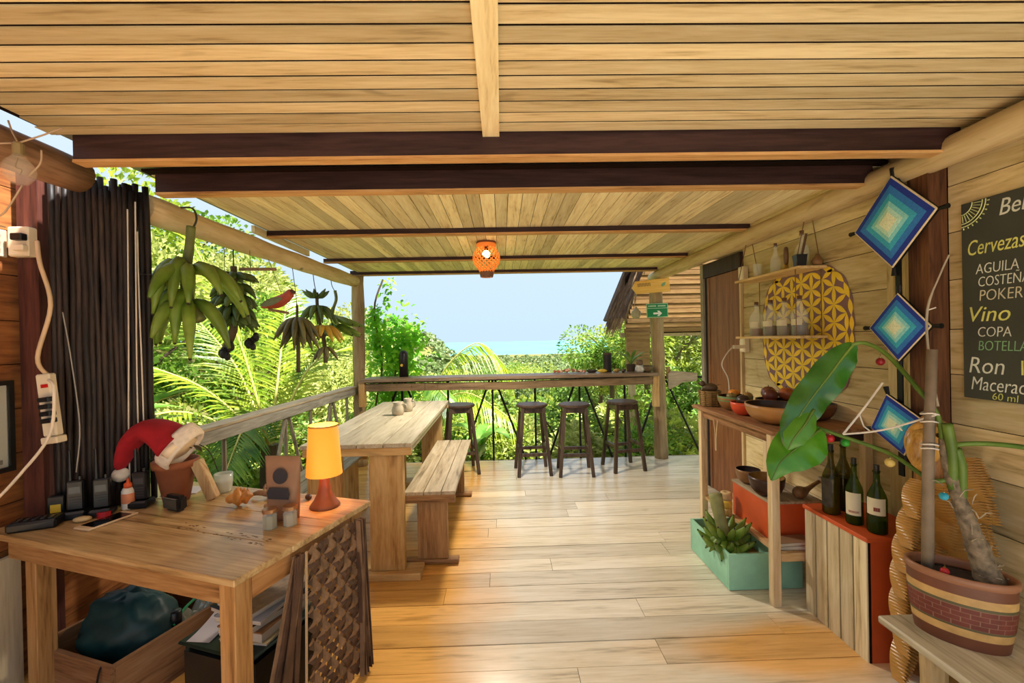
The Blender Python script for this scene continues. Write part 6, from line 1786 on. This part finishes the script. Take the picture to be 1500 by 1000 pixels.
# the sea
s = MB().box(-6000, 6000, 900, 8000, -39, -38.5).build('sea', plain('sea_turquoise', S(88, 166, 180), 0.4, var=0.12, scale=0.004))
tag(s, kind='structure')

# foliage prototypes: leaf clouds of unit radius
def crown_mesh(name, seed, n, L, W, lumps=7, hollow=0.35, seg=2):
    r = random.Random(seed)
    cen = [(Vector((r.uniform(-.55, .55), r.uniform(-.55, .55), r.uniform(-.35, .55))), r.uniform(0.35, 0.6)) for _ in range(lumps)]
    vs = []; fs = []
    for k in range(n):
        c, rad = cen[r.randrange(lumps)]
        d = Vector((r.gauss(0, 1), r.gauss(0, 1), r.gauss(0, 1))).normalized()
        p = c + d * rad * (1 - hollow * r.random() ** 2)
        out = (d + Vector((r.uniform(-.7, .7), r.uniform(-.7, .7), r.uniform(-.3, .6)))).normalized()
        side = out.cross(Vector((r.uniform(-.4, .4), r.uniform(-.4, .4), 1)))
        if side.length < 0.05: continue
        side.normalize()
        l = L * r.uniform(0.7, 1.25); w = W * r.uniform(0.7, 1.2)
        nr = side.cross(out)
        q = len(vs)
        mid = p + out * l * 0.5
        end = p + out * l - Vector((0, 0, l * 0.25))
        vs += [tuple(p), tuple(mid - side * w * 0.5 + nr * w * 0.12), tuple(end), tuple(mid + side * w * 0.5 + nr * w * 0.12)]
        fs += [(q, q + 1, q + 2), (q, q + 2, q + 3)]
    me = bpy.data.meshes.new(name); me.from_pydata(vs, [], fs); me.update()
    return me
G1 = leaf_mat('foliage_yellowgreen', S(104, 128, 34), S(190, 202, 84), trans=0.44)
G2 = leaf_mat('foliage_midgreen', S(74, 114, 34), S(146, 178, 68), trans=0.42)
G3 = leaf_mat('foliage_pale', S(138, 150, 72), S(208, 210, 128), trans=0.44)
G4 = leaf_mat('foliage_vivid', S(96, 180, 30), S(176, 230, 70), trans=0.55)
G5 = leaf_mat('foliage_far', S(70, 92, 50), S(126, 142, 84), trans=0.3)
BARK = plain('bark', S(98, 82, 62), 0.9, var=0.3, scale=6)
protos = {}
def proto_bush(kind, seed, n, L, W, mat, tall):
    t = thing('shrub' if not tall else 'tree', '', 'shrub' if not tall else 'tree')
    me = crown_mesh('crown', seed, n, L, W)
    me.materials.append(mat)
    o = bpy.data.objects.new('crown', me); COL.objects.link(o); o.parent = t
    b_ = MB()
    r = random.Random(seed)
    b_.tube(catmull([(0, 0, -2.2 if tall else -1.2), (0.04, 0.02, -0.8), (0, 0, 0.1)], 4), 0.055 if tall else 0.035, 6)
    for k in range(5):
        a = r.uniform(0, 6.28)
        b_.tube([(0, 0, -0.5 + 0.1 * k), (0.25 * math.cos(a), 0.25 * math.sin(a), -0.15 + 0.12 * k), (0.5 * math.cos(a), 0.5 * math.sin(a), 0.15 + 0.1 * k)], [0.028, 0.02, 0.01], 5)
    b_.build('trunk', BARK, t)
    return t
def scatter(protos_, spots, label, cat, group):
    for i, (x, y, z, s, sz) in enumerate(spots):
        p = protos_[i % len(protos_)]
        if not p.get('used'):
            p['used'] = 1; o = p
        else:
            o = copy_tree(p)
        o.location = (x, y, z); o.scale = (s, s, sz); o.rotation_euler = (0, 0, rnd.uniform(0, 6.28))
        tag(o, label[i % len(protos_)], cat, group)
        if 'used' in o.keys() and o is not p: del o['used']
PA_ = [proto_bush('a', 11, 1500, 0.16, 0.10, G1, False), proto_bush('a', 12, 1500, 0.20, 0.12, G3, False), proto_bush('a', 13, 1500, 0.15, 0.09, G2, False)]
PB_ = [proto_bush('b', 21, 2600, 0.11, 0.065, G1, True), proto_bush('b', 22, 2600, 0.12, 0.06, G3, True), proto_bush('b', 23, 2600, 0.10, 0.06, G2, True)]
PC_ = [proto_bush('c', 31, 2200, 0.10, 0.06, G2, True), proto_bush('c', 32, 2200, 0.10, 0.06, G1, True), proto_bush('c', 33, 2200, 0.10, 0.055, G5, True)]
# shrubs just below the counter
sp = []
for x in (-2.6, -1.7, -0.7, 0.2, 1.1, 2.0, 2.9):
    sp.append((x + rnd.uniform(-.2, .2), rnd.uniform(6.6, 7.1), rnd.uniform(-0.75, -0.5), 0.8, 0.8))
for x in (-3.4, -2.3, -1.2, 0.0, 1.2, 2.4, 3.4, 4.6):
    sp.append((x + rnd.uniform(-.2, .2), rnd.uniform(8.0, 8.8), rnd.uniform(-0.75, -0.45), 1.05, 0.95))
for x in (-4, -2.4, -0.9, 0.7, 2.3, 3.9, 5.5):
    sp.append((x + rnd.uniform(-.3, .3), rnd.uniform(10.3, 11.5), -1.25, 1.5, 1.3))
scatter(PA_, sp, ['yellow green leafy shrub on the slope right below the counter', 'pale large leaved shrub on the slope right below the counter', 'mid green small leaved shrub on the slope right below the counter'], 'shrub', 'shrubs below the counter')
# hillside on the open left side
sp = []
for (x, y) in ((-3.6, 2.6), (-3.5, 3.7), (-3.4, 4.8), (-3.3, 5.9), (-4.6, 3.2), (-4.7, 4.6), (-4.5, 6.0), (-4.2, 7.4), (-3.4, 7.6)):
    sp.append((x, y, -0.55 + 0.3 * max(0, -x - 3.4), 0.95, 0.95))
scatter([copy_tree(p) for p in PA_], sp, ['yellow green shrub right outside the side handrail', 'pale large leaved shrub right outside the side handrail', 'mid green shrub right outside the side handrail'], 'shrub', 'shrubs outside the side handrail')
sp = []
for (x, y, z, s) in ((-6.2, 3.6, 0.4, 1.5), (-6.4, 5.4, 0.7, 1.5), (-6.0, 7.2, 0.8, 1.5), (-5.4, 9.0, 0.4, 1.5), (-4.6, 10.6, -0.2, 1.5), (-8.4, 4.4, 1.0, 1.9), (-8.6, 6.8, 1.7, 1.9), (-8.2, 9.4, 2.2, 1.9), (-7.2, 11.8, 1.3, 1.9), (-5.8, 13.4, 0.4, 1.8),
                     (-11.5, 6.5, 2.0, 2.5), (-11.6, 9.8, 2.2, 2.5), (-10.8, 13, 3.6, 2.5), (-9.2, 16, 2.4, 2.4), (-7.0, 17.5, 1.0, 2.2), (-15.5, 9, 3.4, 3.2), (-15.5, 14, 3.0, 3.2), (-13.8, 18.5, 4.6, 3.0), (-11.0, 22, 2.6, 2.8), (-8.5, 24, 0.8, 2.6)):
    sp.append((x, y, z, s, s))
scatter(PB_, sp, ['yellow green tree on the slope rising past the side handrail', 'pale leaved tree on the slope rising past the side handrail', 'mid green tree on the slope rising past the side handrail'], 'tree', 'trees on the side slope')
# trees on the right behind the hut
sp = []
for (x, y, z, s) in ((5.0, 13, 0.6, 1.6), (7.2, 14, 1.4, 2.0), (4.2, 17, 0.7, 1.7), (6.4, 19, 1.6, 2.2), (9, 18, 2.4, 2.4), (8.0, 24, 1.2, 2.5), (5.6, 25, 0.0, 2.0), (11, 26, 3.0, 3.0), (4.8, 11, -0.3, 1.2), (6.2, 11, 0.4, 1.4)):
    sp.append((x, y, z, s, s))
scatter([copy_tree(p) for p in PB_], sp, ['yellow green tree growing behind the thatched hut', 'pale leaved tree growing behind the thatched hut', 'mid green tree growing behind the thatched hut'], 'tree', 'trees behind the hut')
# valley trees before the sea
sp = []
for k in range(64):
    y = 15 + 75 * (k / 63.0) ** 1.4
    x = rnd.uniform(-0.34, 0.34) * y
    s = 1.3 + 0.022 * y + rnd.uniform(0, 0.5)
    top = 1.5 - (0.098 - 0.045 * min(1, (y - 15) / 70)) * y + rnd.uniform(-0.25, 0.1) * (1 + y * 0.02)
    top = max(top, ground_z(x, y) + 1.6 * s) if abs(x) > 0.25 * y else top
    sp.append((x, y, top - s * 0.85, s, s))
scatter(PC_, sp, ['mid green tree in the valley between the counter and the sea', 'yellow green tree in the valley between the counter and the sea', 'dull grey green tree in the valley between the counter and the sea'], 'tree', 'valley trees')
# far forest
r = random.Random(5); vs = []; fs = []
for k in range(2600):
    y = 95 + 750 * r.random() ** 1.8
    x = r.uniform(-0.62, 0.5) * y
    gz = ground_z(x, y)
    s = r.uniform(2.0, 3.6)
    if abs(x + 78) < 90 and abs(y - 230) < 140: s *= 0.9
    for q in range(26):
        d = Vector((r.gauss(0, 1), r.gauss(0, 1), abs(r.gauss(0, 0.8)))).normalized()
        p = Vector((x, y, gz + s * 0.5)) + Vector((d.x * s, d.y * s, d.z * s))
        a = Vector((r.gauss(0, 1), r.gauss(0, 1), r.gauss(0, 1))).normalized() * s * 0.45
        b_ = d.cross(a).normalized() * s * 0.4
        i = len(vs)
        vs += [tuple(p - a), tuple(p + b_), tuple(p + a), tuple(p - b_)]
        fs.append((i, i + 1, i + 2, i + 3))
m = MB(); m.add(vs, fs)
tag(m.build('forest', G5), 'distant green forest covering the hills towards the sea', 'forest', kind='stuff')

# palms
FR = leaf_mat('palm_leaflet', S(96, 134, 20), S(176, 190, 52), trans=0.4, rough=0.35)
FRD = leaf_mat('palm_leaflet_shade', S(60, 104, 26), S(120, 152, 50), trans=0.4, rough=0.35)
RACH = plain('palm_rachis', S(190, 182, 96), 0.5, var=0.15)
def frond(parent, pts, width, n, mat, hang=0.3):
    P = catmull(pts, 8); k = len(P)
    o = MB().tube(P, [0.017 * (1 - 0.85 * i / k) + 0.002 for i in range(k)], 6).build('frond', RACH, parent, smooth=True)
    m = MB()
    for i in range(n):
        u = 0.10 + 0.9 * i / n
        f = u * (k - 1); a = int(f); b_ = min(a + 1, k - 1)
        p = P[a].lerp(P[b_], f - a); tg = (P[min(a + 2, k - 1)] - P[max(a - 1, 0)]).normalized()
        sd = tg.cross(Vector((0, 0, 1)))
        if sd.length < 0.1: sd = Vector((1, 0, 0))
        sd.normalize()
        L = width * (math.sin(math.pi * (0.12 + 0.80 * u)) ** 0.6) * rnd.uniform(0.9, 1.08)
        for s in (-1, 1):
            d = (sd * s + tg * (0.55 + 0.5 * u) + Vector((0, 0, rnd.uniform(-0.15, 0.15)))).normalized()
            m.blade(p, d, sd.cross(tg), L, 0.034, 3, droop=hang, fold=0.35, shape=lambda t_: (1 - t_) ** 0.5 * min(1, t_ * 6 + 0.3))
    m.build('leaflets', mat, o)
    return o
t = thing('coconut_palm', 'low coconut palm with long arching fronds outside the side handrail', 'palm', (-2.75, 5.1, -1.6))
MB().tube([(0, 0, -0.3), (0.02, 0, 1.0), (0.05, 0, 1.95)], [0.14, 0.12, 0.09], 10).build('trunk', BARK, t)
b = Vector((0.05, 0, 1.9))
for dest, wd, mt in ((((-0.28, -0.1, 1.3), (-0.75, -0.25, 2.55)), 0.62, FR), (((-0.55, -0.3, 0.75), (-1.25, -0.7, 1.15)), 0.6, FR), (((-0.55, 0.3, 0.95), (-1.35, 0.6, 1.7)), 0.62, FR),
                     (((-0.5, -0.75, 0.45), (-0.95, -1.6, 0.15)), 0.6, FRD), (((-0.35, -1.0, 0.6), (-0.55, -2.1, 0.25)), 0.6, FR), (((0.3, 0.4, 0.9), (0.65, 0.9, 1.15)), 0.5, FR),
                     (((-0.7, 0.0, 0.3), (-1.5, -0.1, -0.35)), 0.55, FRD), (((0.1, -0.5, 0.5), (0.25, -1.2, 0.1)), 0.42, FRD), (((-0.1, 0.5, 1.1), (-0.3, 1.1, 1.9)), 0.55, FR)):
    frond(t, [b] + [b + Vector(q) for q in dest], wd, 46, mt)
t = thing('coconut_palm', 'coconut palm with a drooping frond rising above the counter edge', 'palm', (-1.35, 7.4, -1.75))
MB().tube([(0, 0, -0.5), (0.02, 0, 1.0), (0.05, 0, 2.1)], [0.16, 0.12, 0.09], 10).build('trunk', BARK, t)
b = Vector((0.05, 0, 2.05))
for dest, wd, mt in ((((0.35, 0.0, 0.75), (0.9, 0.0, 1.15), (1.35, 0.0, 0.75)), 0.8, FR), (((-0.3, 0.1, 0.8), (-0.7, 0.2, 1.2)), 0.55, FR), (((0.7, -0.3, 0.35), (1.5, -0.6, -0.1)), 0.55, FR), (((0.2, -0.5, 0.5), (0.6, -1.1, 0.25)), 0.5, FRD), (((-0.6, 0, 0.3), (-1.3, 0, 0.0)), 0.5, FRD)):
    frond(t, [b] + [b + Vector(q) for q in dest], wd, 44, mt, hang=0.95)
# banana plants
def banana_plant(loc, leaves, lab):
    t = thing('banana_plant', lab, 'banana plant', loc)
    MB().tube([(0, 0, -0.6), (0, 0, 0.4), (0.02, 0, 0.9)], [0.09, 0.08, 0.06], 10).build('stem', leaf_mat('banana_stem', S(110, 130, 60), S(150, 160, 90), trans=0.0), t, smooth=True)
    for (d, L, w, dr) in leaves:
        m = MB(); m.blade((0.02, 0, 0.85), d, (0, 0, 1), L, w, 12, droop=dr, fold=0.35, wave=0.03)
        o = m.build('leaf', leaf_mat('banana_leaf', S(84, 140, 44), S(140, 184, 84), trans=0.4, rough=0.35), t, smooth=True)
        d = Vector(d).normalized()
        MB().tube([Vector((0.02, 0, 0.85)) + d * L * u + Vector((0, 0, -1)) * dr * L * u * u for u in (0, .25, .5, .75, 1)], [0.012, 0.01, 0.008, 0.005, 0.002], 6).build('midrib', RACH, o)
banana_plant((-3.35, 3.35, -0.2), (((1, 0.05, 0.85), 1.28, 0.26, 0.24), ((0.6, 0.8, 1.1), 1.2, 0.32, 0.5), ((-0.6, 0.2, 1.2), 1.3, 0.34, 0.4), ((0.2, -1, 0.9), 1.1, 0.3, 0.5)), 'banana plant pushing a broad leaf past the cane screen')
banana_plant((-0.35, 6.3, -0.9), (((0.5, -0.3, 1.0), 1.0, 0.30, 0.7), ((-0.6, 0.1, 1.1), 1.0, 0.3, 0.6), ((0.3, 0.8, 1.1), 1.0, 0.3, 0.6), ((-0.2, -0.6, 1.0), 0.8, 0.26, 0.8)), 'banana plant with torn leaves under the counter')
# vine on the post
t = thing('climbing_vine', 'vivid green vine climbing the log post beside the counter', 'vine', (-1.62, 5.62, 0.2))
for pts in ([(0.05, 0, -1.2), (-0.02, 0, 0.3), (0.08, 0.02, 1.0), (0.0, 0.0, 1.7), (0.12, 0, 2.1)], [(0.1, 0.05, -1.2), (0.2, 0.0, 0.5), (0.3, 0.05, 1.2)]):
    MB().tube(catmull(pts, 5), 0.012, 6).build('vine_stem', BARK, t)
r = random.Random(9); m = MB()
def vleaf(c, s):
    d = Vector((r.gauss(0, 1), r.gauss(-0.4, 1), r.gauss(-0.2, 0.7))).normalized()
    m.blade(c, d, (r.uniform(-.5, .5), -1, 1), s, s * 0.7, 2, droop=0.2, fold=0.15)
for k in range(2100):
    q = r.random()
    if q < 0.55: c = Vector((r.gauss(0.26, 0.16), r.gauss(0.10, 0.12), r.gauss(1.10, 0.27)))
    elif q < 0.8: c = Vector((r.gauss(0.18, 0.15), r.gauss(0.08, 0.12), r.gauss(0.55, 0.25)))
    elif q < 0.92: c = Vector((r.gauss(0.02, 0.06), r.gauss(0, 0.06), r.uniform(1.2, 1.75)))
    else: c = Vector((r.gauss(0.42, 0.09), r.gauss(0.08, 0.08), r.gauss(1.38, 0.09)))
    if c.y < -0.12 or (c.y < 0.02 and c.z < 0.95 and c.z > 0.75): continue
    vleaf(c, r.uniform(0.05, 0.085))
for k in range(40):
    c = Vector((0.12 + r.gauss(0.05, 0.04), r.gauss(0, 0.03), r.uniform(1.75, 2.12)))
    vleaf(c, r.uniform(0.05, 0.07))
m.build('vine_leaves', G4, t)
for o in bpy.data.objects:
    if 'used' in o.keys():
        del o['used']
bpy.context.view_layer.update()
